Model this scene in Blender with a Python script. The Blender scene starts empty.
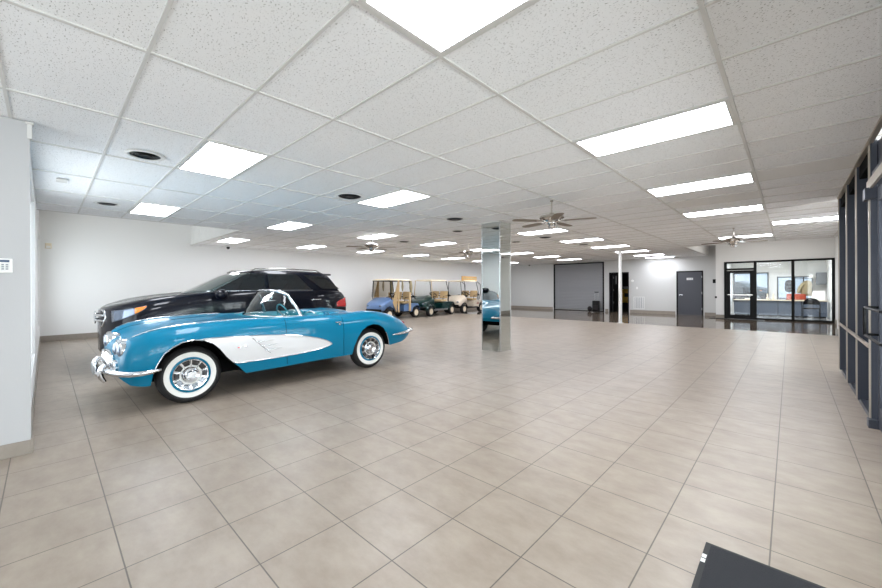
import bpy, bmesh, math, random
import numpy as np
from mathutils import Vector, Matrix, Euler
PI = math.pi
random.seed(4)
SC = bpy.context.scene
COL = SC.collection

# ------------------------------------------------------------------ camera
FPX, YAW, ROLL, CAMH, CY = 371.65, 0.75386, -0.00428, 1.369, 287.19
c_, s_ = math.cos(YAW), math.sin(YAW)
fwd = Vector((-s_, c_, 0)); rt = Vector((c_, s_, 0)); up = Vector((0, 0, 1))
r3 = rt*math.cos(ROLL) + up*math.sin(ROLL)
u3 = up*math.cos(ROLL) - rt*math.sin(ROLL)
cam_data = bpy.data.cameras.new('camera')
cam = bpy.data.objects.new('camera', cam_data); COL.objects.link(cam)
M3 = Matrix((r3, u3, -fwd)).transposed()
cam.matrix_world = Matrix.Translation((0, 0, CAMH)) @ M3.to_4x4()
cam_data.sensor_width = 36; cam_data.sensor_fit = 'HORIZONTAL'
cam_data.lens = FPX/882*36
cam_data.shift_y = (CY-294)/882
cam_data.clip_start = .02; cam_data.clip_end = 300
SC.camera = cam

# ------------------------------------------------------------------ world, daylight, exposure
W = bpy.data.worlds.new('overcast_sky'); SC.world = W; W.use_nodes = True
W.node_tree.nodes['Background'].inputs[0].default_value = (.78, .87, 1.0, 1)
W.node_tree.nodes['Background'].inputs[1].default_value = .75
SC.view_settings.view_transform = 'Standard'; SC.view_settings.look = 'None'
SC.view_settings.gamma = 1; SC.view_settings.use_curve_mapping = False
SC.view_settings.exposure = 1.17
SC.cycles.max_bounces = 14; SC.cycles.diffuse_bounces = 9; SC.cycles.transparent_max_bounces = 16
LAMP = 9.0      # strength of a troffer's diffuser

def daylight_and_fill(name, loc, rot, sx, sy, power, color=(.93, .96, 1.0)):
    l = bpy.data.lights.new(name, 'AREA'); l.shape = 'RECTANGLE'; l.size = sx; l.size_y = sy
    l.energy = power; l.color = color
    o = bpy.data.objects.new(name, l); COL.objects.link(o); o.location = loc; o.rotation_euler = rot
    return o
# daylight through the street windows, plus added fill (lamp points along its -Z)
daylight_and_fill('daylight_and_fill', (-9.4, -.65, 1.5), (PI/2+.3, 0, 0), 8.4, 2.2, 125, (.91, .955, 1))
daylight_and_fill('daylight_and_fill', (-2.0, -3.8, 1.3), (PI/2+.45, 0, 0), 4.8, 2.3, 66, (.94, .97, 1))
daylight_and_fill('daylight_and_fill', (2.6, -3.8, 1.3), (PI/2+.4, 0, 0), 3.2, 2.3, 70, (1, .98, .96))
daylight_and_fill('daylight_and_fill', (-.8, 24.7, 1.4), (-PI/2, 0, 0), 3.0, 2.0, 70)
daylight_and_fill('daylight_and_fill', (4.6, 2.8, 1.35), (PI/2+.62, 0, PI/2), 9.6, 2.3, 520, (1, .99, .97))  # fill added behind the lobby glazing, tilted up to brighten the ceiling
daylight_and_fill('ceiling_and_fill_lamp', (-.8, 17.8, 3.42), (0, 0, 0), 2.4, 1.2, 16, (1, .98, .95))  # unseen fill added in the raised ceiling to brighten the office wall
daylight_and_fill('ceiling_and_fill_lamp', (-.4, 21.4, 2.60), (0, 0, 0), 1.2, .6, 60, (1, .98, .95))

# ------------------------------------------------------------------ materials
def lin(c):
    return tuple((v/255/12.92 if v/255 <= .04045 else ((v/255+.055)/1.055)**2.4) for v in c) + (1,)
def mat(name, rgb, rough=.5, metal=0, coat=0, spec=.5, emit=None, noise=None, bump=None, coat_rough=.04):
    m = bpy.data.materials.new(name); m.use_nodes = True
    nt = m.node_tree; b = nt.nodes['Principled BSDF']
    b.inputs['Base Color'].default_value = lin(rgb)
    b.inputs['Roughness'].default_value = rough; b.inputs['Metallic'].default_value = metal
    b.inputs['Coat Weight'].default_value = coat; b.inputs['Coat Roughness'].default_value = coat_rough
    b.inputs['Specular IOR Level'].default_value = spec
    if emit:
        b.inputs['Emission Color'].default_value = lin(emit[0]); b.inputs['Emission Strength'].default_value = emit[1]
    if noise or bump:
        tc = nt.nodes.new('ShaderNodeTexCoord'); n = nt.nodes.new('ShaderNodeTexNoise')
        sc, amt = noise or (bump[0], 0)
        n.inputs['Scale'].default_value = sc; n.inputs['Detail'].default_value = 4
        nt.links.new(tc.outputs['Object'], n.inputs['Vector'])
        if noise:
            mr = nt.nodes.new('ShaderNodeMapRange'); mr.inputs[3].default_value = 1-amt; mr.inputs[4].default_value = 1+amt
            mx = nt.nodes.new('ShaderNodeVectorMath'); mx.operation = 'SCALE'; mx.inputs[0].default_value = lin(rgb)[:3]
            nt.links.new(n.outputs[0], mr.inputs[0]); nt.links.new(mr.outputs[0], mx.inputs[3])
            nt.links.new(mx.outputs[0], b.inputs['Base Color'])
        if bump:
            bp = nt.nodes.new('ShaderNodeBump'); bp.inputs['Strength'].default_value = bump[1]; bp.inputs['Distance'].default_value = .01
            nt.links.new(n.outputs[0], bp.inputs['Height']); nt.links.new(bp.outputs[0], b.inputs['Normal'])
    return m
def glass_mat(name, tint, refl=1.0, ior=1.5, dirt=0.0):
    m = bpy.data.materials.new(name); m.use_nodes = True; nt = m.node_tree; nt.nodes.clear()
    out = nt.nodes.new('ShaderNodeOutputMaterial'); mx = nt.nodes.new('ShaderNodeMixShader')
    tr = nt.nodes.new('ShaderNodeBsdfTransparent'); gl = nt.nodes.new('ShaderNodeBsdfGlossy'); fr = nt.nodes.new('ShaderNodeLayerWeight'); pw = nt.nodes.new('ShaderNodeMath'); pw.operation = 'POWER'; pw.inputs[1].default_value = 4
    mu = nt.nodes.new('ShaderNodeMath'); mu.operation = 'MULTIPLY_ADD'; mu.use_clamp = True
    mu.inputs[1].default_value = .9*refl; mu.inputs[2].default_value = .04*refl+dirt
    tr.inputs[0].default_value = lin(tint); gl.inputs['Roughness'].default_value = .01; fr.inputs[0].default_value = .5
    nt.links.new(fr.outputs['Facing'], pw.inputs[0]); nt.links.new(pw.outputs[0], mu.inputs[0]); nt.links.new(mu.outputs[0], mx.inputs[0])
    nt.links.new(tr.outputs[0], mx.inputs[1]); nt.links.new(gl.outputs[0], mx.inputs[2]); nt.links.new(mx.outputs[0], out.inputs[0])
    return m

def floor_mat(name, c1, c2, rough, grout, gw, contrast, tile=.46, ox=-.078, oy=.265, wear=0.05):
    m = bpy.data.materials.new(name); m.use_nodes = True; nt = m.node_tree; b = nt.nodes['Principled BSDF']
    N = nt.nodes.new; L = nt.links.new
    tc = N('ShaderNodeTexCoord'); mp = N('ShaderNodeMapping'); mp.inputs['Location'].default_value = (-ox, -oy, 0)
    L(tc.outputs['Object'], mp.inputs[0])
    br = N('ShaderNodeTexBrick'); br.offset = 0; br.squash = 1
    br.inputs['Scale'].default_value = 1; br.inputs['Brick Width'].default_value = tile; br.inputs['Row Height'].default_value = tile
    br.inputs['Mortar Size'].default_value = gw; br.inputs['Mortar Smooth'].default_value = .3
    br.inputs['Color1'].default_value = (1-contrast,)*3+(1,); br.inputs['Color2'].default_value = (1,)*3+(1,)
    br.inputs['Mortar'].default_value = (0, 0, 0, 1); br.inputs['Bias'].default_value = 0
    L(mp.outputs[0], br.inputs['Vector'])
    n1 = N('ShaderNodeTexNoise'); n1.inputs['Scale'].default_value = 5; n1.inputs['Detail'].default_value = 9; n1.inputs['Roughness'].default_value = .68
    ms = N('ShaderNodeMapping'); ms.inputs['Scale'].default_value = (.8, 1.35, 1); L(tc.outputs['Object'], ms.inputs[0]); L(ms.outputs[0], n1.inputs['Vector'])
    cr = N('ShaderNodeValToRGB'); cr.color_ramp.elements[0].position = .34; cr.color_ramp.elements[0].color = lin(c1)
    cr.color_ramp.elements[1].position = .66; cr.color_ramp.elements[1].color = lin(c2); L(n1.outputs[0], cr.inputs[0])
    mul = N('ShaderNodeMix'); mul.data_type = 'RGBA'; mul.blend_type = 'MULTIPLY'; mul.inputs[0].default_value = 1
    L(cr.outputs[0], mul.inputs[6]); L(br.outputs['Color'], mul.inputs[7])
    mg = N('ShaderNodeMix'); mg.data_type = 'RGBA'; L(br.outputs['Fac'], mg.inputs[0]); L(mul.outputs[2], mg.inputs[6]); mg.inputs[7].default_value = lin(grout)
    L(mg.outputs[2], b.inputs['Base Color'])
    n2 = N('ShaderNodeTexNoise'); n2.inputs['Scale'].default_value = 2.2; n2.inputs['Detail'].default_value = 5; L(tc.outputs['Object'], n2.inputs['Vector'])
    mr = N('ShaderNodeMapRange'); mr.inputs[3].default_value = rough-wear; mr.inputs[4].default_value = rough+wear
    L(n2.outputs[0], mr.inputs[0]); L(mr.outputs[0], b.inputs['Roughness'])
    bp = N('ShaderNodeBump'); bp.inputs['Strength'].default_value = .35; bp.inputs['Distance'].default_value = .003; bp.invert = True
    L(br.outputs['Fac'], bp.inputs['Height']); L(bp.outputs[0], b.inputs['Normal'])
    return m

def ceiling_mat():
    m = bpy.data.materials.new('acoustic_tile'); m.use_nodes = True; nt = m.node_tree; b = nt.nodes['Principled BSDF']
    N = nt.nodes.new; L = nt.links.new
    tc = N('ShaderNodeTexCoord')
    v = N('ShaderNodeTexNoise'); v.inputs['Scale'].default_value = 100; v.inputs['Detail'].default_value = 2.5; v.inputs['Roughness'].default_value = .55
    mp = N('ShaderNodeMapping'); mp.inputs['Scale'].default_value = (.75, 1.2, 1); L(tc.outputs['Object'], mp.inputs[0]); L(mp.outputs[0], v.inputs['Vector'])
    r = N('ShaderNodeValToRGB'); r.color_ramp.elements[0].position = .325; r.color_ramp.elements[0].color = lin((178, 177, 174))
    r.color_ramp.elements[1].position = .395; r.color_ramp.elements[1].color = (1, 1, 1, 1); L(v.outputs[0], r.inputs[0])
    # each panel has its own shade
    br = N('ShaderNodeTexBrick'); br.offset = 0; br.inputs['Scale'].default_value = 1
    mp2 = N('ShaderNodeMapping'); mp2.inputs['Location'].default_value = (.3149, -.4206, 0); L(tc.outputs['Object'], mp2.inputs[0]); L(mp2.outputs[0], br.inputs['Vector'])
    br.inputs['Brick Width'].default_value = 1.2192; br.inputs['Row Height'].default_value = .6096; br.inputs['Mortar Size'].default_value = 0
    br.inputs['Color1'].default_value = lin((242, 243, 244)); br.inputs['Color2'].default_value = lin((247, 248, 250)); br.inputs['Bias'].default_value = -.2
    mx = N('ShaderNodeMix'); mx.data_type = 'RGBA'; mx.blend_type = 'MULTIPLY'; mx.inputs[0].default_value = 1
    L(br.outputs['Color'], mx.inputs[6]); L(r.outputs[0], mx.inputs[7]); L(mx.outputs[2], b.inputs['Base Color'])
    b.inputs['Roughness'].default_value = .9; b.inputs['Specular IOR Level'].default_value = .2
    return m

M = dict(
 floor=floor_mat('beige_floor_tile', (143, 130, 117), (160, 148, 134), .36, (92, 84, 76), .0036, .05),
 gloss=floor_mat('polished_brown_floor', (92, 80, 68), (124, 110, 96), .07, (74, 64, 56), .0015, .04, tile=.9, wear=.02),
 office_floor=mat('office_floor', (150, 150, 152), .12),
 wall=mat('white_wall_paint', (236, 236, 235), .6, spec=.3, bump=(40, .04)),
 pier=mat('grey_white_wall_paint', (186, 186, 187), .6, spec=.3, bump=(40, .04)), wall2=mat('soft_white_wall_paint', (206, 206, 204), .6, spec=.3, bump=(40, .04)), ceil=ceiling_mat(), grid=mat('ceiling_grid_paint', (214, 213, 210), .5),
 plain=mat('plain_white_panel', (232, 232, 230), .8),
 base=mat('grey_brown_base_tile', (146, 137, 127), .4, noise=(14, .16)),
 diffuser=mat('lit_diffuser', (255, 255, 255), .5, emit=((243, 247, 255), LAMP)),
 frame_white=mat('white_enamel', (225, 225, 223), .4),
 mirror=mat('mirror_silver', (214, 219, 216), .012, 1), mirror_edge=mat('bright_aluminium', (222, 224, 224), .25, .9),
 slate=mat('slate_blue_metal', (68, 72, 82), .38, .3), slate_d=mat('dark_slate_panel', (48, 52, 62), .3, .2, noise=(9, .2)),
 alu=mat('pale_bronze_aluminium', (196, 186, 172), .3, .6),
 black=mat('black_paint', (14, 14, 15), .5, spec=.25), blackg=mat('black_gloss', (8, 8, 9), .12), rubber=mat('tyre_rubber', (24, 24, 25), .6),
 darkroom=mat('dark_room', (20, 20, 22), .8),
 chrome=mat('chrome', (228, 230, 233), .06, 1), brush=mat('brushed_nickel', (206, 202, 196), .16, 1), dchrome=mat('dark_chrome', (96, 98, 102), .2, 1), steel=mat('worn_steel', (170, 170, 170), .35, .9),
 turq=mat('turquoise_paint', (0, 112, 146), .34, 0, .4, spec=.12), turq_in=mat('turquoise_vinyl', (30, 140, 160), .45),
 white_paint=mat('white_paint', (216, 216, 217), .3, 0, 1), whitewall=mat('whitewall_rubber', (232, 231, 226), .5),
 dark_in=mat('dark_cavity', (8, 8, 9), .9, spec=.1),
 navy=mat('midnight_blue_paint', (5, 8, 22), .4, 0, .55, spec=.1), privacy=mat('privacy_glass', (12, 14, 16), .04, 0, 1),
 wscreen=mat('reflective_windscreen', (88, 102, 102), .05, .55, 1), lens=mat('headlamp_lens', (120, 132, 150), .12, .5, .6),
 orange=mat('amber_lens', (240, 140, 50), .2, 0, 1), red=mat('red_lens', (196, 22, 26), .15, 0, 1),
 glass=glass_mat('clear_glass', (244, 246, 246)), wglass=glass_mat('tinted_windscreen_glass', (205, 222, 220), 1.2), dglass=glass_mat('store_glass', (228, 232, 234), 1.1),
 smoke=glass_mat('smoked_plastic', (196, 188, 174), .7),
 cartblue=mat('slate_blue_plastic', (98, 128, 172), .35, coat=.4), cartgreen=mat('bottle_green_plastic', (16, 52, 50), .25, coat=.6), cartcream=mat('cream_plastic', (222, 208, 190), .35, coat=.3),
 tan=mat('tan_vinyl', (206, 178, 134), .55), roofcream=mat('cream_roof_plastic', (232, 220, 196), .45), wood=mat('golden_wood', (196, 150, 82), .5, noise=(22, .25)),
 grey_shutter=mat('grey_shutter', (152, 153, 156), .45, .1), door_grey=mat('charcoal_door_paint', (72, 74, 82), .45),
 greybox=mat('warm_grey_laminate', (140, 144, 150), .5), bluegrey=mat('blue_grey_laminate', (92, 102, 118), .4), counter=mat('beige_counter', (220, 206, 180), .4),
 khaki=mat('khaki_cloth', (172, 160, 128), .9, noise=(12, .2)), darkcloth=mat('dark_cloth', (34, 30, 32), .9), orange_seat=mat('rust_orange_upholstery', (168, 66, 40), .8),
 paper=mat('white_card', (235, 235, 232), .7), yellow=mat('machine_yellow', (214, 168, 48), .4), mat_rib=mat('charcoal_carpet', (38, 39, 43), .95, noise=(220, .5), bump=(300, .5)),
 navy_lcd=mat('blue_display', (38, 66, 100), .3), keys=mat('grey_keys', (150, 154, 158), .5), redtxt=mat('red_decal', (150, 40, 30), .5),
 blade=mat('dark_walnut_blade', (120, 106, 92), .45), blade_l=mat('pale_blade', (196, 188, 176), .45), asphalt=mat('asphalt', (120, 120, 122), .9), brick=mat('pale_render', (200, 205, 212), .9),
)

# ------------------------------------------------------------------ helpers
def wloc(o):
    v = Vector((0, 0, 0))
    while o is not None: v += o.location; o = o.parent
    return v
class MB:
    def __init__(s): s.v = []; s.f = []
    def add(s, v, f):
        n = len(s.v); s.v += [tuple(p) for p in v]; s.f += [tuple(i+n for i in q) for q in f]; return s
    def box(s, x0, x1, y0, y1, z0, z1):
        return s.add([(x0,y0,z0),(x1,y0,z0),(x1,y1,z0),(x0,y1,z0),(x0,y0,z1),(x1,y0,z1),(x1,y1,z1),(x0,y1,z1)],
                     [(0,3,2,1),(4,5,6,7),(0,1,5,4),(1,2,6,5),(2,3,7,6),(3,0,4,7)])
    def bar(s, a, b, w, h=None, upv=(0,0,1)):
        a, b = Vector(a), Vector(b); d = (b-a).normalized(); h = h or w
        u = Vector(upv)
        if abs(d.dot(u)) > .97: u = Vector((0,1,0))
        r = d.cross(u).normalized(); u = r.cross(d)
        P = [p + r*i*w/2 + u*j*h/2 for p in (a, b) for i, j in ((-1,-1),(1,-1),(1,1),(-1,1))]
        return s.add(P, [(0,1,2,3),(7,6,5,4),(0,4,5,1),(1,5,6,2),(2,6,7,3),(3,7,4,0)])
    def tube(s, pts, r, n=8, closed=False, caps=True):
        pts = [Vector(p) for p in pts]; m = len(pts); rings = []
        prev = None
        for i, p in enumerate(pts):
            a = pts[(i-1) % m] if (closed or i > 0) else p; b = pts[(i+1) % m] if (closed or i < m-1) else p
            d = (b-a).normalized()
            if prev is None: u = Vector((0,0,1)) if abs(d.z) < .9 else Vector((1,0,0))
            else: u = prev
            u = (u - d*u.dot(d)).normalized(); prev = u; w = d.cross(u)
            rr = r[i] if isinstance(r, (list, tuple)) else r
            rings.append([p + (u*math.cos(2*PI*k/n) + w*math.sin(2*PI*k/n))*rr for k in range(n)])
        f = []
        for i in range(m if closed else m-1):
            j = (i+1) % m
            for k in range(n): f.append((i*n+k, i*n+(k+1) % n, j*n+(k+1) % n, j*n+k))
        if caps and not closed: f += [tuple(range(n))[::-1], tuple((m-1)*n+k for k in range(n))]
        return s.add([q for R in rings for q in R], f)
    def lathe(s, prof, c=(0,0,0), axis='z', n=32):   # prof: (radius, height)
        f = []; v = []
        for r, h in prof:
            for k in range(n):
                a = 2*PI*k/n; x, y = r*math.cos(a), r*math.sin(a)
                p = {'z': (x,y,h), 'x': (h,x,y), 'y': (y,h,x)}[axis]
                v.append((p[0]+c[0], p[1]+c[1], p[2]+c[2]))
        for i in range(len(prof)-1):
            for k in range(n): f.append((i*n+k, i*n+(k+1) % n, (i+1)*n+(k+1) % n, (i+1)*n+k))
        if prof[0][0] > 1e-6: f.append(tuple(range(n))[::-1])
        if prof[-1][0] > 1e-6: f.append(tuple((len(prof)-1)*n+k for k in range(n)))
        return s.add(v, f)
    def prism(s, poly, x0, x1):    # poly in (y,z), extruded along x
        n = len(poly)
        return s.add([(x0,y,z) for y,z in poly]+[(x1,y,z) for y,z in poly],
                     [tuple(range(n)), tuple(range(n,2*n))[::-1]]+[(i,(i+1)%n+0,(i+1)%n+n,i+n) for i in range(n)])
    def slab(s, poly, z0, z1):     # poly in (x,y), extruded along z
        n = len(poly)
        return s.add([(x,y,z0) for x,y in poly]+[(x,y,z1) for x,y in poly],
                     [tuple(range(n))[::-1], tuple(range(n,2*n))]+[(i,(i+1)%n,(i+1)%n+n,i+n) for i in range(n)])
    def ball(s, c, r, n=16):
        r = r if isinstance(r, (tuple, list)) else (r, r, r); m = n//2; v = []; f = []
        for i in range(m+1):
            t = PI*i/m
            for k in range(n):
                a = 2*PI*k/n; v.append((c[0]+r[0]*math.sin(t)*math.cos(a), c[1]+r[1]*math.sin(t)*math.sin(a), c[2]+r[2]*math.cos(t)))
        for i in range(m):
            for k in range(n): f.append((i*n+k, (i+1)*n+k, (i+1)*n+(k+1)%n, i*n+(k+1)%n))
        return s.add(v, f)
    def grid(s, P):                # P[i][j] points
        n, m = len(P), len(P[0])
        return s.add([p for R in P for p in R], [(i*m+j, i*m+j+1, (i+1)*m+j+1, (i+1)*m+j) for i in range(n-1) for j in range(m-1)])
    def rot(s, ang, axis='Z', c=(0,0,0)):
        R = Matrix.Rotation(ang, 3, axis); c = Vector(c)
        s.v = [tuple(R @ (Vector(p)-c) + c) for p in s.v]; return s
    def build(s, name, m, parent=None, bevel=0, smooth=None, sub=0, seg=2, solid=0, world=True):
        me = bpy.data.meshes.new(name)
        off = wloc(parent) if (parent is not None and world) else Vector((0,0,0))
        me.from_pydata([(p[0]-off.x, p[1]-off.y, p[2]-off.z) for p in s.v], [], s.f)
        bm = bmesh.new(); bm.from_mesh(me)
        bmesh.ops.remove_doubles(bm, verts=bm.verts, dist=1e-5)
        bmesh.ops.recalc_face_normals(bm, faces=bm.faces)
        bm.to_mesh(me); bm.free()
        me.materials.append(m)
        o = bpy.data.objects.new(name, me); COL.objects.link(o)
        if parent is not None: o.parent = parent
        if bevel:
            b = o.modifiers.new('bevel', 'BEVEL'); b.width = bevel; b.segments = seg; b.limit_method = 'ANGLE'; b.angle_limit = math.radians(35)
        if solid:
            q = o.modifiers.new('solid', 'SOLIDIFY'); q.thickness = solid
        if sub:
            q = o.modifiers.new('sub', 'SUBSURF'); q.levels = sub; q.render_levels = sub
        if smooth is not None:
            for p in me.polygons: p.use_smooth = True
            if smooth < 179:
                bm = bmesh.new(); bm.from_mesh(me); th = math.radians(smooth)
                for e in bm.edges:
                    if len(e.link_faces) == 2 and e.calc_face_angle(0) > th: e.smooth = False
                bm.to_mesh(me); bm.free()
        return o
def tag(o, label, cat, group=None, kind=None):
    o['label'] = label; o['category'] = cat
    if group: o['group'] = group
    if kind: o['kind'] = kind
    return o
def empty(name, loc, label, cat, group=None, rz=0, kind=None):
    o = bpy.data.objects.new(name, None); COL.objects.link(o); o.location = loc; o.rotation_euler = (0,0,rz)
    o.empty_display_size = .2
    return tag(o, label, cat, group, kind)
def kids(o): return [c for c in COL.objects if c.parent == o]
def copy_tree(o, parent=None):
    c = o.copy(); COL.objects.link(c)
    if parent is not None: c.parent = parent; c.matrix_parent_inverse = o.matrix_parent_inverse.copy()
    for ch in kids(o): copy_tree(ch, c)
    return c
def struct(name, mb, m, label, cat, **k):
    return tag(mb.build(name, m, **k), label, cat, kind='structure')

# ------------------------------------------------------------------ room shell
CZ = 2.76; XL = -14.1; YB = 20.9; XS = .56
struct('floor', MB().box(XL, 4.2, -3.5, 14.75, -.12, 0), M['floor'], 'beige square tiled showroom floor', 'floor')
struct('floor_back', MB().box(XL, 1.3, 14.75, YB, -.12, .0), M['gloss'], 'glossy brown floor strip in front of the back wall', 'floor')
struct('floor_office', MB().box(-2.3, 1.3, YB, 24.1, -.12, 0), M['office_floor'], 'pale floor inside the glass office', 'floor')
# ceiling slab: main field, leaves the raised pocket by the left front and the raised zone before the office
cb = MB()
cb.box(-9.65, 4.2, -3.5, 3.25, CZ+.008, CZ+.12)
cb.box(XL, -2.75, 3.25, YB, CZ+.008, CZ+.12)
cb.box(-2.75, 4.2, 3.25, 15.5, CZ+.008, CZ+.12)
struct('ceiling', cb, M['ceil'], 'speckled white acoustic panel ceiling', 'ceiling')
struct('ceiling_raised', MB().box(XL, -9.53, -.1, 3.37, 3.55, 3.65), M['plain'], 'raised plain ceiling pocket at the left front', 'ceiling')
struct('ceiling_raised', MB().box(-2.87, 1.3, 15.38, YB, 3.45, 3.55), M['plain'], 'raised plain ceiling in front of the glass office', 'ceiling')
# upstands of the two ceiling steps
up1 = MB().box(-14.1, -9.65, 3.22, 3.245, CZ, 3.55)
for i in range(12): up1.box(-14.1+i*.37, -14.09+i*.37, 3.214, 3.22, CZ, 3.55)
struct('trim_1', up1, M['plain'], 'white panelled upstand of the raised ceiling pocket', 'ceiling trim')
struct('trim_2', MB().box(-9.65, -9.53, -.1, 3.25, CZ+.12, 3.55), M['plain'], 'white upstand along the edge of the raised pocket', 'ceiling trim')
struct('trim_3', MB().box(-2.745, -2.72, 15.51, YB, CZ, 3.45).box(-2.87, 1.3, 15.38, 15.5, CZ+.12, 3.45), M['plain'], 'white upstand of the higher ceiling before the office', 'ceiling trim')
# T-bar grid
g = MB(); GX, GY = -.3149, .4206
def zones():
    return [(-9.65, 4.2, -3.5, 3.25), (XL, -2.75, 3.25, YB), (-2.75, 4.2, 3.25, 15.5)]
for x0, x1, y0, y1 in zones():
    for i in range(-13, 5):
        x = GX+i*1.2192
        if x0 < x < x1: g.box(x-.012, x+.012, y0, y1, CZ-.002, CZ+.01)
    for j in range(-8, 36):
        y = GY+j*.6096
        if y0 < y < y1: g.box(x0, x1, y-.010, y+.010, CZ-.001, CZ+.01)
for a in ((-9.66, -9.62, -.1, 3.25), (XL, -9.65, 3.205, 3.25), (-2.75, -2.715, 15.51, YB), (-2.75, 1.3, 15.47, 15.51)):
    g.box(a[0], a[1], a[2], a[3], CZ-.002, CZ+.012)
struct('trim_4', g, M['grid'], 'white metal grid carrying the ceiling panels', 'ceiling grid')

# walls
struct('wall_left', MB().box(XL-.15, XL, -.2, YB+.15, 0, 3.65), M['wall'], 'long white wall on the left behind the cars', 'wall')
wb = MB()
for x0, x1, z0, z1 in ((XL, -10.33, 0, 3.55), (-10.33, -7.4, 2.72, 3.55), (-7.4, -7.13, 0, 3.55), (-7.13, -6.14, 2.12, 3.55), (-6.14, -4.0, 0, 3.55), (-4.0, -2.93, 2.09, 3.55), (-2.93, -2.2, 0, 3.55)):
    wb.box(x0, x1, YB, YB+.15, z0, z1)
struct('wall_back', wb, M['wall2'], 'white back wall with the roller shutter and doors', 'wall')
# wall around the office glazing: returns and bulkhead
struct('wall_office', MB().box(-2.32, -2.02, 19.7, YB+.15, 0, 3.55).box(-2.02, 1.3, 19.7, 19.82, 2.38, 3.55).box(1.2, 1.32, 19.7, 24.1, 0, 3.0), M['wall'], 'white wall framing the glazed office', 'wall')
struct('wall_right', MB().box(.98, 1.32, 8.75, 15.5, 0, CZ+.1).box(1.2, 1.32, 15.5, 19.82, 0, 3.55), M['wall'], 'white wall strip beyond the storefront', 'wall')
# left pier wall by the camera with its sloping corner bracket
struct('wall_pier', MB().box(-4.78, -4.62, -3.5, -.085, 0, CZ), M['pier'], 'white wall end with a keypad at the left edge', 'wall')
# street front on the left, pierced by three windows
fw = MB(); y0, y1 = -.24, -.10; edges = [(-13.6, -11.1), (-7.8, -5.3)]
xs = [XL] + [v for e in edges for v in e] + [-4.78]
for a, b in zip(xs[0::2], xs[1::2]): fw.box(a, b, y0, y1, 0, 3.6)
for a, b in edges: fw.box(a, b, y0, y1, 0, .45).box(a, b, y0, y1, 2.6, 3.6)
struct('wall_front', fw, M['wall'], 'white street wall in front of the parked cars', 'wall')
def window(n, x0, x1, z0, z1, y, lab, m='frame_white', gl='glass', mull=1, depth=.07):
    o = MB(); w = .05
    o.box(x0, x0+w, y-depth, y, z0, z1).box(x1-w, x1, y-depth, y, z0, z1).box(x0+w, x1-w, y-depth, y, z0, z0+w).box(x0+w, x1-w, y-depth, y, z1-w, z1)
    for k in range(mull):
        x = x0+(x1-x0)*(k+1)/(mull+1); o.box(x-w/2, x+w/2, y-depth, y, z0+w, z1-w)
    r = struct('window_%d' % n, o, M[m], lab, 'window')
    MB().box(x0+w, x1-w, y-depth*.6, y-depth*.5, z0+w, z1-w).build('pane', M[gl], r)
    return r
for k, (a, b) in enumerate(edges):
    window(k+1, a, b, .45, 2.6, -.13, 'white framed street window, %s from the left wall' % ('first', 'second')[k], mull=1)
# wall behind the camera and the entrance lobby outside the storefront
bw = MB().box(-4.62, -4.2, -3.5, -3.36, 0, CZ).box(.2, .9, -3.5, -3.36, 0, CZ).box(-4.2, .2, -3.5, -3.36, 0, .3).box(-4.2, .2, -3.5, -3.36, 2.6, CZ).box(.9, 4.2, -3.5, -3.36, 0, .3).box(.9, 4.2, -3.5, -3.36, 2.6, CZ)
struct('wall_rear', bw, M['wall'], 'white wall behind the viewer with street windows', 'wall')
window(3, -4.2, .2, .3, 2.6, -3.38, 'wide street window behind the viewer', mull=2)
window(4, .9, 4.2, .3, 2.6, -3.38, 'street window of the entrance lobby', mull=1)
struct('wall_lobby', MB().box(4.2, 4.35, -3.5, -2.0, 0, CZ+.1).box(4.2, 4.35, 7.6, 9.6, 0, CZ+.1).box(4.2, 4.35, -2.0, 7.6, 2.62, CZ+.1).box(4.2, 4.35, -2.0, 7.6, 0, .25).box(1.32, 4.2, 9.45, 9.6, 0, CZ+.1), M['wall'], 'white wall of the lobby beyond the storefront', 'wall')
lw_ = MB()
for k in range(6): y = -1.975+k*1.91; lw_.box(4.22, 4.29, y-.025, y+.025, .25, 2.62)
lw_.box(4.22, 4.29, -1.95, 7.55, .25, .30).box(4.22, 4.29, -1.95, 7.55, 2.57, 2.62)
W5 = struct('window_5', lw_, M['frame_white'], 'added white framed outer glazing of the unseen entrance lobby', 'window')  # glazing added so the ceiling fill can enter from the right
MB().box(4.25, 4.26, -1.95, 7.55, .30, 2.57).build('pane', M['glass'], W5)
# baseboards
def bb(side, mb, lab): struct('baseboard_'+side, mb, M['base'], lab, 'baseboard', bevel=.003)
bb('left', MB().box(XL, XL+.012, -.088, YB, 0, .15), 'grey brown tile base along the left wall')
b2 = MB()
for a, b in ((XL+.012, -10.40), (-7.34, -7.18), (-6.09, -4.05), (-2.88, -2.33)): b2.box(a, b, YB-.012, YB, 0, .15)
bb('back', b2, 'brown tile base along the back wall')
bb('pier', MB().box(-4.62, -4.606, -3.3, -.085, 0, .115).box(-4.70, -4.606, -.085, -.071, 0, .125), 'grey stone tile base of the left wall end')
bb('front', MB().box(XL+.02, -4.8, -.10, -.088, 0, .15), 'grey brown tile base along the street wall')
bb('right', MB().box(.968, .98, 8.80, 15.5, 0, .15).box(.968, 1.2, 15.5, 15.512, 0, .15).box(1.188, 1.2, 15.52, 19.68, 0, .15), 'brown tile base of the right wall strip')
bb('office', MB().box(-2.32, -2.03, 19.688, 19.7, 0, .15).box(-2.332, -2.32, 19.7, YB-.012, 0, .15), 'brown tile base beside the office door')

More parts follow.
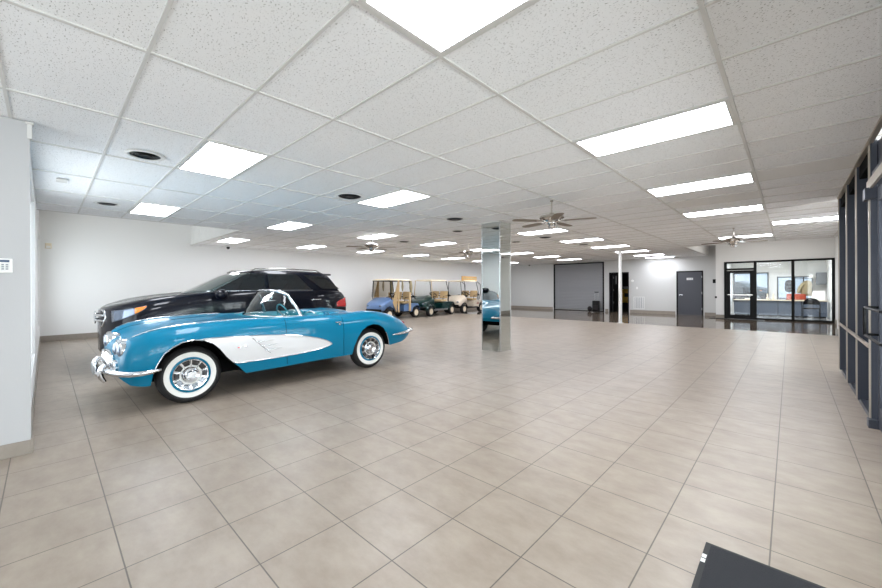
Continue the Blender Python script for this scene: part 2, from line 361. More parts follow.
# ------------------------------------------------------------------ storefront on the right
sf = MB()
ys = [5.50, 6.50, 7.52, 8.62]
for y in ys: sf.box(XS+.012, XS+(.20 if y > 5.6 else .055), y-.03, y+.03, .04, 2.82)
sf.box(XS+.02, XS+.16, 5.5, 8.65, 2.76, 2.90).box(XS+.03, XS+.16, 5.5, 8.65, 0, .05)
sf.box(XS+.02, XS+.2, -3.4, 5.5, 2.34, 2.46)
S = struct('window_6', sf, M['slate'], 'slate blue storefront of tall panels by the entrance', 'storefront')
a = MB()
for y in ys: a.box(XS, XS+.014, y-(.008 if y < 5.6 else .014), y+.014, .05, 2.74)
a.box(XS-.004, XS+.012, 5.53, 8.6, .755, .79)
a.box(XS-.002, XS+.02, -3.4, 5.6, 2.30, 2.39).box(XS-.01, XS+.03, 3.0, 8.66, 2.742, 2.765)
a.build('cover_strip', M['alu'], S)['label'] = 'pale bronze cover strips and rail'
for y0, y1 in zip(ys[:-1], ys[1:]):
    MB().box(XS+.13, XS+.15, y0+.03, y1-.03, .05, 2.62).build('pane', M['slate_d'], S)
    p = MB()
    for k in range(4):
        yy = y0+.12+(y1-y0-.24)*k/3
        p.box(XS+.10, XS+.135, yy-.05, yy+.05, .05, 2.6)
    p.build('panel_rib', M['slate'], S, bevel=.004)
MB().box(XS+.03, XS+.12, 5.53, 8.6, 2.60, 2.742).build('head_panel', M['dark_in'], S)
MB().box(XS-.015, XS+.07, 5.40, 5.52, 0, .08).build('foot_block', M['slate'], S, bevel=.004)
MB().box(XS-.03, XS+.06, 5.42, 5.56, 2.20, 2.31).build('head_bracket', M['slate'], S, bevel=.004)
MB().box(XS+.06, XS+.08, -3.36, 5.46, 2.46, 2.742).build('transom_pane', M['slate_d'], S)
# entrance door leaf
d = MB(); y0, y1 = 4.40, 5.44
d.box(XS+.05, XS+.11, y1-.09, y1, .02, 2.30).box(XS+.05, XS+.11, y0, y0+.09, .02, 2.30).box(XS+.05, XS+.11, y0+.09, y1-.09, .02, .22).box(XS+.05, XS+.11, y0+.09, y1-.09, 2.16, 2.30)
D = struct('door_5', d, M['slate'], 'slate blue framed glass entrance door at the right edge', 'door', bevel=.004)
MB().box(XS+.075, XS+.085, y0+.09, y1-.09, .22, 2.16).build('pane', M['dglass'], D)
h = MB().tube([(XS+.05, 5.39, .90), (XS-.03, 5.37, .90), (XS-.045, 5.32, .90), (XS-.045, 5.32, 1.16), (XS-.03, 5.37, 1.16), (XS+.05, 5.39, 1.16)], .012, 8)
h.tube([(XS-.04, 5.33, 1.16), (XS-.04, 4.48, 1.16)], .012, 8).tube([(XS-.04, 5.33, .9), (XS-.04, 4.48, .9)], .012, 8)
h.build('push_handle', M['black'], D, smooth=60)
sd = MB().box(XS+.05, XS+.11, 4.32, 4.38, 0, 2.34)
for y in (2.6, 1.0, -.6, -2.2): sd.box(XS+.05, XS+.11, y-.04, y+.04, 0, 2.34)
sd.box(XS+.05, XS+.11, -3.35, 4.32, 0, .12)
w7 = struct('window_7', sd, M['slate'], 'slate blue framed side glazing beside the entrance door', 'storefront')
for a_, b_ in zip((-3.35, -2.16, -.56, 1.04, 2.64), (-2.24, -.64, .96, 2.56, 4.32)):
    MB().box(XS+.075, XS+.085, a_, b_, .12, 2.34).build('pane', M['dglass'], w7)

# ------------------------------------------------------------------ back wall doors
r = MB(); n = 30
for k in range(n):
    z = .10+k*(2.58/n); h = 2.58/n
    r.prism([(YB+.04, z), (YB+.02, z+h*.25), (YB+.02, z+h*.75), (YB+.04, z+h), (YB+.07, z+h), (YB+.07, z)], -10.27, -7.46)
D1 = struct('door_1', r, M['grey_shutter'], 'grey ribbed roller shutter closed in the back wall', 'door')
MB().box(-10.33, -10.26, YB-.03, YB+.1, 0, 2.72).box(-7.47, -7.40, YB-.03, YB+.1, 0, 2.72).box(-10.33, -7.4, YB-.03, YB+.1, 2.66, 2.72).build('guide_rail', M['black'], D1)
MB().box(-10.26, -7.47, YB+.005, YB+.06, .03, .10).build('bottom_bar', M['steel'], D1)
MB().box(-10.26, -7.47, YB-.01, YB+.07, 0, .03).build('rubber_seal', M['black'], D1)
D2 = struct('door_2', MB().box(-7.13, -7.08, YB-.02, YB+.15, 0, 2.12).box(-6.19, -6.14, YB-.02, YB+.15, 0, 2.12).box(-7.08, -6.19, YB-.02, YB+.15, 2.07, 2.12), M['black'], 'open doorway behind the white pole with a black frame', 'door')
lf = MB().box(-7.07, -6.98, YB+.16, YB+1.02, .01, 2.06).build('door_leaf', M['black'], D2, bevel=.003)
lf['label'] = 'black door leaf standing open'
for z in (.45, 1.12, 1.8): MB().box(-6.985, -6.97, YB+.18, YB+.25, z, z+.1).build('hinge', M['steel'], lf)
MB().box(-6.98, -6.93, YB+.55, YB+.60, 1.5, 1.95).build('closer_arm', M['steel'], lf)
D3 = struct('door_3', MB().box(-4.0, -3.94, YB-.02, YB+.12, 0, 2.09).box(-2.99, -2.93, YB-.02, YB+.12, 0, 2.09).box(-3.94, -2.99, YB-.02, YB+.12, 2.03, 2.09), M['black'], 'closed charcoal door with a small white sign', 'door')
MB().box(-3.94, -2.99, YB, YB+.05, 0, 2.03).build('door_leaf', M['door_grey'], D3, bevel=.003)
MB().ball((-3.86, YB-.05, .95), (.03, .03, .03)).lathe([(.014, YB-.05), (.014, YB)], (-3.86, 0, .95), 'y', 12).tube([(-3.86, YB-.05, .95), (-3.74, YB-.05, .95)], .01).build('handle', M['chrome'], D3, smooth=60)
sg = MB().box(-3.58, -3.33, YB-.012, YB, 1.66, 1.76).build('door_sign', M['paper'], D3, bevel=.002)
MB().box(-3.55, -3.49, YB-.015, YB-.01, 1.69, 1.73).box(-3.475, -3.44, YB-.015, YB-.01, 1.69, 1.73).box(-3.42, -3.36, YB-.015, YB-.01, 1.69, 1.73).build('sign_lettering', M['keys'], sg)
for z in (.25, 1.0, 1.75): MB().box(-2.995, -2.975, YB-.03, YB-.005, z, z+.1).build('hinge', M['steel'], D3)
# dark room behind the doorway
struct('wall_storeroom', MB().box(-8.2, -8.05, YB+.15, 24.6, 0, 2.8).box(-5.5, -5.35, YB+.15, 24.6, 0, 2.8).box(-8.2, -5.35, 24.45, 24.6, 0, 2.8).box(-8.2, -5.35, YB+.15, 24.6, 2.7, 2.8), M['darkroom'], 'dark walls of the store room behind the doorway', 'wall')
struct('floor_storeroom', MB().box(-8.2, -5.35, YB, 24.6, -.1, 0), M['gloss'], 'brown floor of the dark store room', 'floor')
# office glazing
og = MB(); yo = 19.66
for x in (-2.03, -1.07, .04, 1.12): og.box(x, x+.09, yo, yo+.10, 0, 2.38)
og.box(-1.96, 1.14, yo, yo+.10, 2.31, 2.38).box(-1.0, 1.14, yo, yo+.10, 0, .07).box(-1.96, -1.06, yo, yo+.10, 2.02, 2.10)
OG = struct('window_8', og, M['black'], 'black framed glass wall of the office', 'window')
MB().box(-1.96, -1.06, yo+.04, yo+.05, 2.10, 2.31).build('transom_pane', M['dglass'], OG)
MB().box(-1.0, .055, yo+.04, yo+.05, .07, 2.31).build('pane', M['dglass'], OG)
MB().box(.115, 1.14, yo+.04, yo+.05, .07, 2.31).build('pane', M['dglass'], OG)
od = MB().box(-1.945, -1.825, yo+.02, yo+.07, .01, 2.01).box(-1.19, -1.07, yo+.02, yo+.07, .01, 2.01).box(-1.85, -1.17, yo+.02, yo+.07, .01, .17).box(-1.85, -1.17, yo+.02, yo+.07, 1.91, 2.01)
OD = struct('door_4', od, M['black'], 'black framed glass door of the office', 'door')
MB().box(-1.85, -1.17, yo+.04, yo+.05, .17, 1.91).build('pane', M['dglass'], OD)
MB().bar((-1.9, yo-.03, 1.0), (-1.12, yo-.03, 1.0), .03).bar((-1.9, yo-.03, 1.0), (-1.9, yo+.03, 1.0), .03).bar((-1.12, yo-.03, 1.0), (-1.12, yo+.03, 1.0), .03).build('push_bar', M['brush'], OD)
# office room
ow = MB().box(-3.2, -2.9, 24.0, 24.15, 0, 2.75).box(-2.3, -2.15, YB+.15, 24.0, 0, 2.75)
for x0, x1, z0, z1 in ((-2.3, -2.1, 0, 2.75), (-.75, -.45, 0, 2.75), (.77, 1.32, 0, 2.75), (-2.1, -.75, 0, .55), (-2.1, -.75, 2.02, 2.75), (-.45, .77, 0, .62), (-.45, .77, 1.8, 2.75)): ow.box(x0, x1, 24.0, 24.15, z0, z1)
struct('wall_office_inner', ow, M['wall'], 'white rear wall inside the glass office', 'wall')
struct('ceiling_office', MB().box(-2.3, 1.3, 19.82, 24.15, 2.62, 2.72), M['plain'], 'plain ceiling inside the office', 'ceiling')
window(9, -2.1, -.75, .55, 2.02, 24.05, 'black framed street window behind the office door', m='black', mull=0)
window(10, -.45, .77, .62, 1.8, 24.05, 'black framed window behind the office desk', m='black', mull=1)
# outside ground and neighbour wall seen through office windows
struct('ground_outside', MB().box(-12, 12, 24.15, 60, -.15, -.03), M['asphalt'], 'asphalt lot outside the office windows', 'ground')
struct('ground_street', MB().box(-40, 20, -60, -3.5, -.15, -.03).box(-40, -4.78, -3.5, -.2, -.15, -.03), M['asphalt'], 'asphalt street in front of the building', 'ground')

# ------------------------------------------------------------------ pillar, pole
P = empty('mirrored_pillar', (-4.667, 6.73, 0), 'square pillar clad in mirrors reflecting the turquoise convertible', 'pillar')
px0, px1, py0, py1 = -4.905, -4.43, 6.52, 6.94
MB().box(px0+.01, px1-.01, py0+.01, py1-.01, 0, CZ).build('core', M['frame_white'], P)
for a in ((px0+.02, px1-.02, py0, py0+.008), (px0+.02, px1-.02, py1-.008, py1), (px0, px0+.008, py0+.02, py1-.02), (px1-.008, px1, py0+.02, py1-.02)):
    MB().box(*a, .015, CZ-.02).build('mirror_panel', M['mirror'], P)
for x in (px0, px1-.022):
    for y in (py0, py1-.022): MB().box(x-.002, x+.024, y-.002, y+.024, 0, CZ).build('corner_trim', M['mirror_edge'], P)
MB().box(px0, px1, py0-.001, py1+.001, 0, .015).build('base_trim', M['mirror_edge'], P)
P.rotation_euler.z = math.radians(1.6)
po = empty('support_pole', (-4.62, 14.7, 0), 'thin white round pole standing before the open doorway', 'pole')
MB().lathe([(.06, .012), (.06, CZ)], (-4.62, 14.7, 0), n=24).build('shaft', M['frame_white'], po, smooth=60)
MB().box(-4.71, -4.53, 14.61, 14.79, 0, .012).build('base_plate', M['frame_white'], po)

# ------------------------------------------------------------------ troffer lights
cols = {0: 'rightmost row', -1: 'second row from the right', -4: 'middle row', -7: 'second row from the left', -10: 'leftmost row'}
cells = [(0, 17), (0, 25)] + [(-1, j) for j in (1, 5, 9, 13, 21)] + [(-4, j) for j in (1, 5, 13, 17, 21, 25, 29, 32)] + [(-7, j) for j in (1, 5, 9, 13, 17, 21, 25, 29)] + [(-10, j) for j in (5, 9, 13, 17, 21, 25, 29)]
cells.remove((0, 25))
ORD = ['nearest the viewer', 'second nearest', 'third nearest', 'fourth nearest', 'fifth nearest', 'sixth nearest', 'seventh nearest', 'farthest']
cnt = {}
def troffer(i, j):
    k = cnt.get(i, 0); cnt[i] = k+1
    lab = 'lit white rectangular ceiling light, %s in the %s' % (ORD[k], cols[i]) if i else 'lit white ceiling light alone in the rightmost row beside the storefront'
    o = empty('ceiling_light', (GX+(i+.5)*1.2192, GY+(j+.5)*.6096, CZ), lab, 'ceiling light', 'ceiling lights')
    return o
proto = None
for i, j in cells:
    o = troffer(i, j)
    if proto is None:
        proto = o; x, y, z = o.location; w, h = .5976, .2928
        MB().box(x-w, x+w, y-h, y-h+.028, z-.006, z+.006).box(x-w, x+w, y+h-.028, y+h, z-.006, z+.006).box(x-w, x-w+.028, y-h+.028, y+h-.028, z-.006, z+.006).box(x+w-.028, x+w, y-h+.028, y+h-.028, z-.006, z+.006).build('frame', M['grid'], o)
        MB().box(x-w+.028, x+w-.028, y-h+.028, y+h-.028, z-.001, z+.004).build('diffuser', M['diffuser'], o)
    else:
        for ch in kids(proto):
            c = ch.copy(); COL.objects.link(c); c.parent = o
# brighter blank panels in the ceiling
for k, (i, j) in enumerate(((0, 9), (-1, 11), (-1, 15))):
    x0, y0 = GX+i*1.2192, GY+j*.6096
    tag(MB().box(x0+.013, x0+1.206, y0+.011, y0+.598, CZ+.001, CZ+.007).build('blank_ceiling_panel', M['plain']), ['smooth blank ceiling panel just before the storefront corner', 'smooth blank ceiling panel between two lights, right side', 'smooth blank ceiling panel past the third light, right side'][k], 'ceiling panel', kind='structure')

# round ceiling diffusers
vents = [(-4.90, .72, .13, 'left of the large near light, white rimmed'), (-8.13, .70, .13, 'near the left wall beside a light'), (-4.87, 3.17, .17, 'left of the light over the convertible'),
 (-4.96, 5.70, .17, 'just left of the mirrored pillar'), (-6.0, 7.0, .13, 'smaller one behind the first left of the pillar'), (-8.52, 7.45, .15, 'right of the fan over the dark SUV'), (-11.9, 9.1, .17, 'behind the fan over the dark SUV'),
 (-6.15, 9.95, .13, 'between pillar and the near fan'), (-5.0, 9.6, .17, 'behind the near fan beside a light'), (-4.93, 12.1, .15, 'beyond the second light right of the pillar')]
vp = None
for x, y, r, t in vents:
    o = empty('ceiling_vent', (x, y, CZ), 'round dark ceiling vent, '+t, 'vent', 'round ceiling vents')
    if vp is None:
        vp = o
        MB().lathe([(1.3, 0), (1.32, -.02), (1.15, -.10), (1.0, -.06), (1.0, 0)], (0,0,0), n=36).build('rim', M['frame_white'], o, smooth=40, world=False)
        MB().lathe([(1.0, -.02), (.86, -.02), (.80, -.10), (.66, -.02), (.60, -.10), (.45, -.02), (.40, -.10), (0.0, -.06)], (0,0,0), n=36).build('louvre', M['black'], o, smooth=40, world=False)
    else:
        for ch in kids(vp):
            c = ch.copy(); COL.objects.link(c); c.parent = o
    o.scale = (r, r, r)
tag(MB().box(-6.87, -6.69, .10, .20, CZ-.018, CZ-.002).build('ceiling_sensor', M['grid'], bevel=.003), 'small flat grey sensor plate on the ceiling at the left', 'sensor')

# ------------------------------------------------------------------ ceiling fans
def make_fan(loc, label):
    F = empty('ceiling_fan', loc, label, 'ceiling fan', 'ceiling fans')   # origin at ceiling
    B = lambda mb, n, m, p=None, **k: mb.build(n, m, p or F, world=False, **k)
    B(MB().lathe([(.0, 0), (.025, 0), (.025, -.01), (.016, -.02), (0, -.02)], n=24), 'canopy', M['brush'], smooth=40)
    B(MB().lathe([(.012, -.015), (.012, -.22)], n=12), 'down_rod', M['brush'], smooth=60)
    B(MB().lathe([(0, -.20), (.035, -.205), (.05, -.225), (.12, -.235), (.185, -.255), (.195, -.285), (.175, -.31), (.13, -.325), (.12, -.35), (.075, -.36), (.07, -.385), (.06, -.40), (0, -.405)], n=32), 'motor_housing', M['brush'], smooth=30)
    B(MB().lathe([(0.0, -.40), (.06, -.40), (.068, -.42), (.05, -.45), (0, -.46)], n=20), 'end_cap', M['chrome'], smooth=40)
    for k in range(5):
        a = k*2*PI/5 - .94
        bl = MB(); out = [(.20, -.055), (.34, -.07), (.62, -.072), (.66, -.04), (.67, 0), (.66, .04), (.62, .072), (.34, .07), (.20, .055)]
        bl.slab(out, -.004, .004)
        bl.v = [(x, y, z + y*.05 - .335) for x, y, z in bl.v]; bl.rot(a, 'Z')
        b = B(bl, 'blade', M['blade'])
        ir = MB().slab([(.10, -.02), (.22, -.035), (.27, 0), (.22, .035), (.10, .02)], -.012, -.005)
        ir.v = [(x, y, z-.330) for x, y, z in ir.v]; ir.rot(a, 'Z')
        B(ir, 'blade_iron', M['brush'], b)
    return F
fan = make_fan((-2.80, 5.60, CZ), 'brushed metal ceiling fan just right of the mirrored pillar')
for loc, lab, rz in (((-8.05, 5.90, CZ), 'brushed metal ceiling fan hanging behind the dark SUV, leftmost', .3), ((-7.42, 9.2, CZ), 'brushed metal ceiling fan over the golf carts left of the pillar', .9), ((-.98, 11.3, CZ), 'bronze toned ceiling fan hanging before the glass office', .15)):
    c = copy_tree(fan); c.location = loc; c.rotation_euler.z = rz; c['label'] = lab

# ------------------------------------------------------------------ small wall things
k = empty('alarm_keypad', (-4.62, -.23, 1.56), 'white alarm keypad with a blue display on the left wall end', 'keypad')
MB().box(-4.62, -4.596, -.29, -.18, 1.50, 1.615).build('housing', M['paper'], k, bevel=.006)
MB().box(-4.597, -4.594, -.28, -.197, 1.585, 1.603).build('display', M['navy_lcd'], k)
for a in range(4):
    for b in range(3): MB().box(-4.597, -4.592, -.203-.022*a-.014, -.203-.022*a, 1.525+.017*b, 1.525+.017*b+.011).build('key', M['keys'], k)
tag(MB().box(-4.66, -4.61, -.10, -.07, 2.62, 2.74).box(-4.68, -4.60, -.11, -.06, 2.74, CZ-.002).build('corner_bracket', M['grid'], bevel=.004), 'small grey metal bracket at the top of the left wall end', 'bracket')
m_ = empty('motion_sensor', (XL, -.0, 2.48), 'cream motion sensor in the far left corner', 'sensor')
MB().box(XL, XL+.05, .0, .12, 2.42, 2.56).build('housing', M['roofcream'], m_, bevel=.012)
MB().box(XL+.05, XL+.058, .02, .10, 2.43, 2.49).build('lens', M['paper'], m_, bevel=.004)
def dome(loc, lab):
    o = empty('security_camera', loc, lab, 'security camera', 'security cameras')
    MB().lathe([(0, 0), (.06, 0), (.06, -.03), (0, -.03)], loc, n=20).build('mount', M['frame_white'], o, smooth=40)
    MB().ball((loc[0], loc[1], loc[2]-.05), (.05, .05, .055)).build('dome', M['blackg'], o, smooth=179)
dome((-13.55, 4.15, CZ), 'black dome camera under the ceiling above the dark SUV')
dome((-11.8, 20.6, CZ), 'black dome camera in the far corner left of the shutter')
tag(MB().lathe([(0, YB), (.06, YB), (.06, YB-.02), (.05, YB-.03), (0, YB-.03)], (-5.97, 0, 1.65), 'y', 20).build('thermostat', M['paper'], smooth=40), 'small round white thermostat right of the open doorway', 'thermostat')
sw = tag(MB().box(-5.79, -5.71, YB-.012, YB, 1.22, 1.34).build('switch_plate', M['paper'], bevel=.003), 'white switch plate on the back wall above the grille', 'switch')
MB().box(-5.757, -5.743, YB-.022, YB-.012, 1.265, 1.295).build('toggle', M['paper'], sw)
tag(MB().box(-2.57, -2.44, YB-.05, YB, 1.50, 1.68).build('card_reader', M['black'], bevel=.01), 'black box on the back wall left of the office', 'box')
tag(MB().box(-2.35, -2.28, 19.665, 19.688, .85, .93).build('wall_outlet', M['black'], bevel=.003), 'small dark outlet beside the office door', 'outlet')
gr = empty('wall_grille', (-5.66, YB, .22), 'white louvred air grille low on the back wall', 'grille')
MB().box(-5.92, -5.88, YB-.02, YB, .20, .84).box(-5.44, -5.40, YB-.02, YB, .20, .84).box(-5.88, -5.44, YB-.02, YB, .20, .24).box(-5.88, -5.44, YB-.02, YB, .80, .84).build('frame', M['frame_white'], gr)
sl = MB()
for q in range(5): sl.box(-5.865+q*.088, -5.81+q*.088, YB-.016, YB-.004, .24, .80)
sl.build('slat', M['frame_white'], gr)
MB().box(-5.88, -5.44, YB-.003, YB, .24, .80).build('backing', M['greybox'], gr)
tag(MB().slab([(-2.50, 19.25), (-.75, 18.95), (-.72, 19.45), (-2.40, 19.62)], .001, .014).build('door_mat', M['black']), 'thin black mat in front of the office door', 'mat')
mt = empty('entrance_mat', (-.05, 2.0, 0), 'dark charcoal carpet mat with black rubber edge in the foreground', 'mat')
MB().box(-.33, .50, .55, 2.405, .001, .009).build('border', M['rubber'], mt, bevel=.003)
MB().box(-.305, .475, .575, 2.38, .009, .014).build('pile', M['mat_rib'], mt)
for yy in (2.215, 2.255): MB().box(-.328, -.31, yy, yy+.03, .0095, .0105).build('worn_mark', M['paper'], mt)

# suitcase in front of the shutter
su = empty('rolling_suitcase', (-7.7, 20.5, 0), 'small black rolling suitcase standing before the shutter', 'suitcase')
MB().box(-7.86, -7.50, 20.38, 20.58, .05, .60).build('case', M['black'], su, bevel=.03)
MB().box(-7.82, -7.54, 20.34, 20.38, .10, .36).build('front_pocket', M['darkcloth'], su, bevel=.015)
MB().tube([(-7.77, 20.55, .58), (-7.77, 20.55, 1.05)], .008).tube([(-7.59, 20.55, .58), (-7.59, 20.55, 1.05)], .008).build('telescopic_rod', M['chrome'], su, smooth=60)
MB().box(-7.79, -7.57, 20.535, 20.565, 1.04, 1.08).build('handle', M['black'], su, bevel=.006)
for x in (-7.82, -7.54): MB().lathe([(.03, x-.012), (.03, x+.012)], (0, 20.55, .031), 'x', 16).build('wheel', M['rubber'], su)
bg = tag(MB().ball((-8.0, 20.42, .15), (.13, .1, .15)).build('soft_bag', M['darkcloth'], smooth=179), 'slumped black bag leaning on the suitcase', 'bag')

# ------------------------------------------------------------------ office contents
ds = empty('reception_desk', (-.3, 22.5, 0), 'long blue grey reception desk with a beige top behind the glass', 'desk')
MB().box(-1.95, 1.15, 22.2, 22.9, .70, .74).build('worktop', M['counter'], ds, bevel=.004)
for a, b in ((-1.93, -1.2), (-1.18, -.4), (-.38, .35), (.37, 1.13)): MB().box(a, b, 22.26, 22.30, .06, .70).build('front_panel', M['bluegrey'], ds, bevel=.004)
MB().box(-1.9, 1.1, 22.32, 22.85, 0, .70).build('carcass', M['black'], ds)
ch = empty('side_chair', (.62, 20.95, 0), 'black chair with a rounded back facing the desk', 'chair')
bk = MB(); pr_ = []
for q in range(13):
    a = PI*q/12; pr_.append((.62+.25*math.cos(a), .62+.26*math.sin(a)))
bk.add([(x, 20.74, z) for x, z in pr_]+[(x, 20.78, z) for x, z in pr_], [tuple(range(13)), tuple(range(13, 26))[::-1]]+[(i, (i+1) % 13, (i+1) % 13+13, i+13) for i in range(13)])
bk.build('backrest', M['black'], ch, bevel=.008)
MB().box(.39, .85, 20.78, 21.22, .43, .48).build('seat', M['black'], ch, bevel=.015)
for x in (.38, .86):
    MB().tube([(x, 20.76, .65), (x, 20.76, .02)], .013).build('leg', M['black'], ch, smooth=60)
    MB().tube([(x, 21.2, .46), (x, 21.2, .02)], .013).build('leg', M['black'], ch, smooth=60)
oc = empty('orange_armchair', (.2, 23.25, 0), 'rust orange upholstered chair behind the desk', 'chair')
MB().box(-.12, .52, 22.98, 23.08, .45, 1.0).build('backrest', M['orange_seat'], oc, bevel=.05, seg=4, smooth=50)
MB().box(-.12, .52, 23.08, 23.44, .35, .50).build('seat', M['orange_seat'], oc, bevel=.04, seg=3, smooth=50)
for x in (-.08, .48):
    for y in (23.05, 23.4): MB().box(x-.02, x+.02, y-.02, y+.02, 0, .36).build('leg', M['black'], oc)
# garments on a stand behind the desk
gs = empty('coat_stand', (.45, 23.66, 0), 'dark stand holding garments behind the orange chair', 'coat stand')
MB().tube([(.45, 23.66, .03), (.45, 23.66, 1.74)], .02).tube([(.05, 23.66, 1.70), (.75, 23.66, 1.70)], .012).build('pole', M['black'], gs, smooth=60)
MB().lathe([(.16, 0), (.16, .02), (.03, .04)], (.45, 23.66, 0), n=20).build('base', M['black'], gs)
jk = MB()
for i, (z, x0, x1, t) in enumerate(((.90, .38, .72, .08), (1.05, .34, .72, .10), (1.25, .34, .72, .11), (1.42, .38, .74, .11), (1.54, .44, .70, .09), (1.60, .50, .64, .05))):
    jk.v += [((x0+x1)/2+(x1-x0)/2*math.cos(a), 23.50+t*math.sin(a)*.8, z) for a in [2*PI*q/16 for q in range(16)]]
for i in range(5): jk.f += [(i*16+q, i*16+(q+1) % 16, (i+1)*16+(q+1) % 16, (i+1)*16+q) for q in range(16)]
jk.f += [tuple(range(16))[::-1], tuple(80+q for q in range(16))]
J = tag(jk.build('khaki_jacket', M['khaki'], smooth=179), 'khaki jacket hanging on the stand in the office', 'jacket')
MB().tube([(.44, 23.44, 1.46), (.34, 23.40, 1.30), (.29, 23.38, 1.14), (.27, 23.36, 1.04)], [.07, .065, .06, .055], 12).build('sleeve', M['khaki'], J, smooth=60)
tag(MB().ball((-.02, 23.52, 1.45), (.16, .10, .20)).ball((-.02, 23.52, 1.26), (.17, .1, .20)).build('dark_coat', M['darkcloth'], smooth=179), 'dark coat hanging left of the khaki jacket', 'coat')
tag(MB().ball((.74, 23.62, 1.80), (.11, .1, .07)).lathe([(.16, 1.73), (.16, 1.745), (.1, 1.76)], (.74, 23.62, 0), n=20).build('pale_hat', M['paper'], smooth=179), 'pale hat hanging at the top right of the stand', 'hat')
cb_ = empty('wall_cupboard', (1.05, 23.85, 1.42), 'grey cupboard fixed high on the office wall', 'cupboard')
MB().box(.86, 1.19, 23.6, 24.0, 1.42, 1.95).build('body', M['bluegrey'], cb_, bevel=.004)
MB().box(.87, 1.18, 23.58, 23.6, 1.44, 1.93).build('door', M['greybox'], cb_, bevel=.004)
tag(MB().add([(.66, 22.5, .742), (1.08, 22.5, .742), (1.08, 22.62, .742), (.66, 22.62, .742), (.72, 22.66, 1.14), (1.08, 22.66, 1.14), (1.08, 22.72, 1.14), (.72, 22.72, 1.14)], [(0,3,2,1),(4,5,6,7),(0,1,5,4),(1,2,6,5),(2,3,7,6),(3,0,4,7)]).build('white_binder_board', M['paper']), 'white board leaning upright at the right end of the desk', 'board')
tag(MB().box(-1.55, -1.25, 22.4, 22.65, .741, .80).build('paper_stack', M['paper']), 'stack of white papers on the left of the desk', 'papers')
for q, (x, lb) in enumerate(((-.75, 'left'), (-.55, 'right'))):
    tag(MB().lathe([(0, .741), (.04, .741), (.045, .80), (.02, .88), (.025, 1.0), (.0, 1.02)], (x, 22.5, 0), n=14).build('beige_figurine', M['counter'], smooth=40), 'small beige upright ornament on the desk, %s of the pair' % lb, 'ornament', 'desk ornaments')
# yellow machine in the store room
ye = empty('yellow_machine', (-7.1, 23.4, 0), 'yellow wheeled machine in the dark store room', 'machine')
MB().box(-7.75, -6.55, 23.2, 24.2, .42, .95).box(-7.75, -7.55, 23.2, 24.2, .95, 1.2).box(-6.75, -6.55, 23.2, 24.2, .95, 1.2).box(-7.55, -6.75, 23.6, 24.2, .95, 1.2).build('body', M['yellow'], ye, bevel=.05, seg=3)
MB().box(-7.05, -6.8, 23.17, 23.21, .75, .98).build('opening', M['black'], ye)
for x in (-7.55, -6.75): MB().lathe([(.24, x-.08), (.24, x+.08)], (0, 23.35, .24), 'x', 24).build('wheel', M['rubber'], ye, bevel=.02)
MB().box(-7.2, -6.75, 23.5, 23.9, 1.22, 1.36).build('control_box', M['steel'], ye)

# ------------------------------------------------------------------ lofted car bodies
def pchip(xs, ys):
    xs = np.array(xs, float); ys = np.array(ys, float); h = np.diff(xs); d = np.diff(ys)/h; n = len(xs)
    m = np.zeros(n); m[0] = d[0]; m[-1] = d[-1]
    for i in range(1, n-1):
        if d[i-1]*d[i] > 0:
            w1, w2 = 2*h[i]+h[i-1], h[i]+2*h[i-1]; m[i] = (w1+w2)/(w1/d[i-1]+w2/d[i])
    def f(x):
        x = min(max(x, xs[0]), xs[-1]); i = min(max(int(np.searchsorted(xs, x))-1, 0), n-2)
        t = (x-xs[i])/h[i]; a, b = ys[i], ys[i+1]
        return (2*t**3-3*t*t+1)*a+(t**3-2*t*t+t)*h[i]*m[i]+(-2*t**3+3*t*t)*b+(t**3-t*t)*h[i]*m[i+1]
    return f
def lerp(T, x):
    return float(np.interp(x, [p[0] for p in T], [p[1] for p in T]))
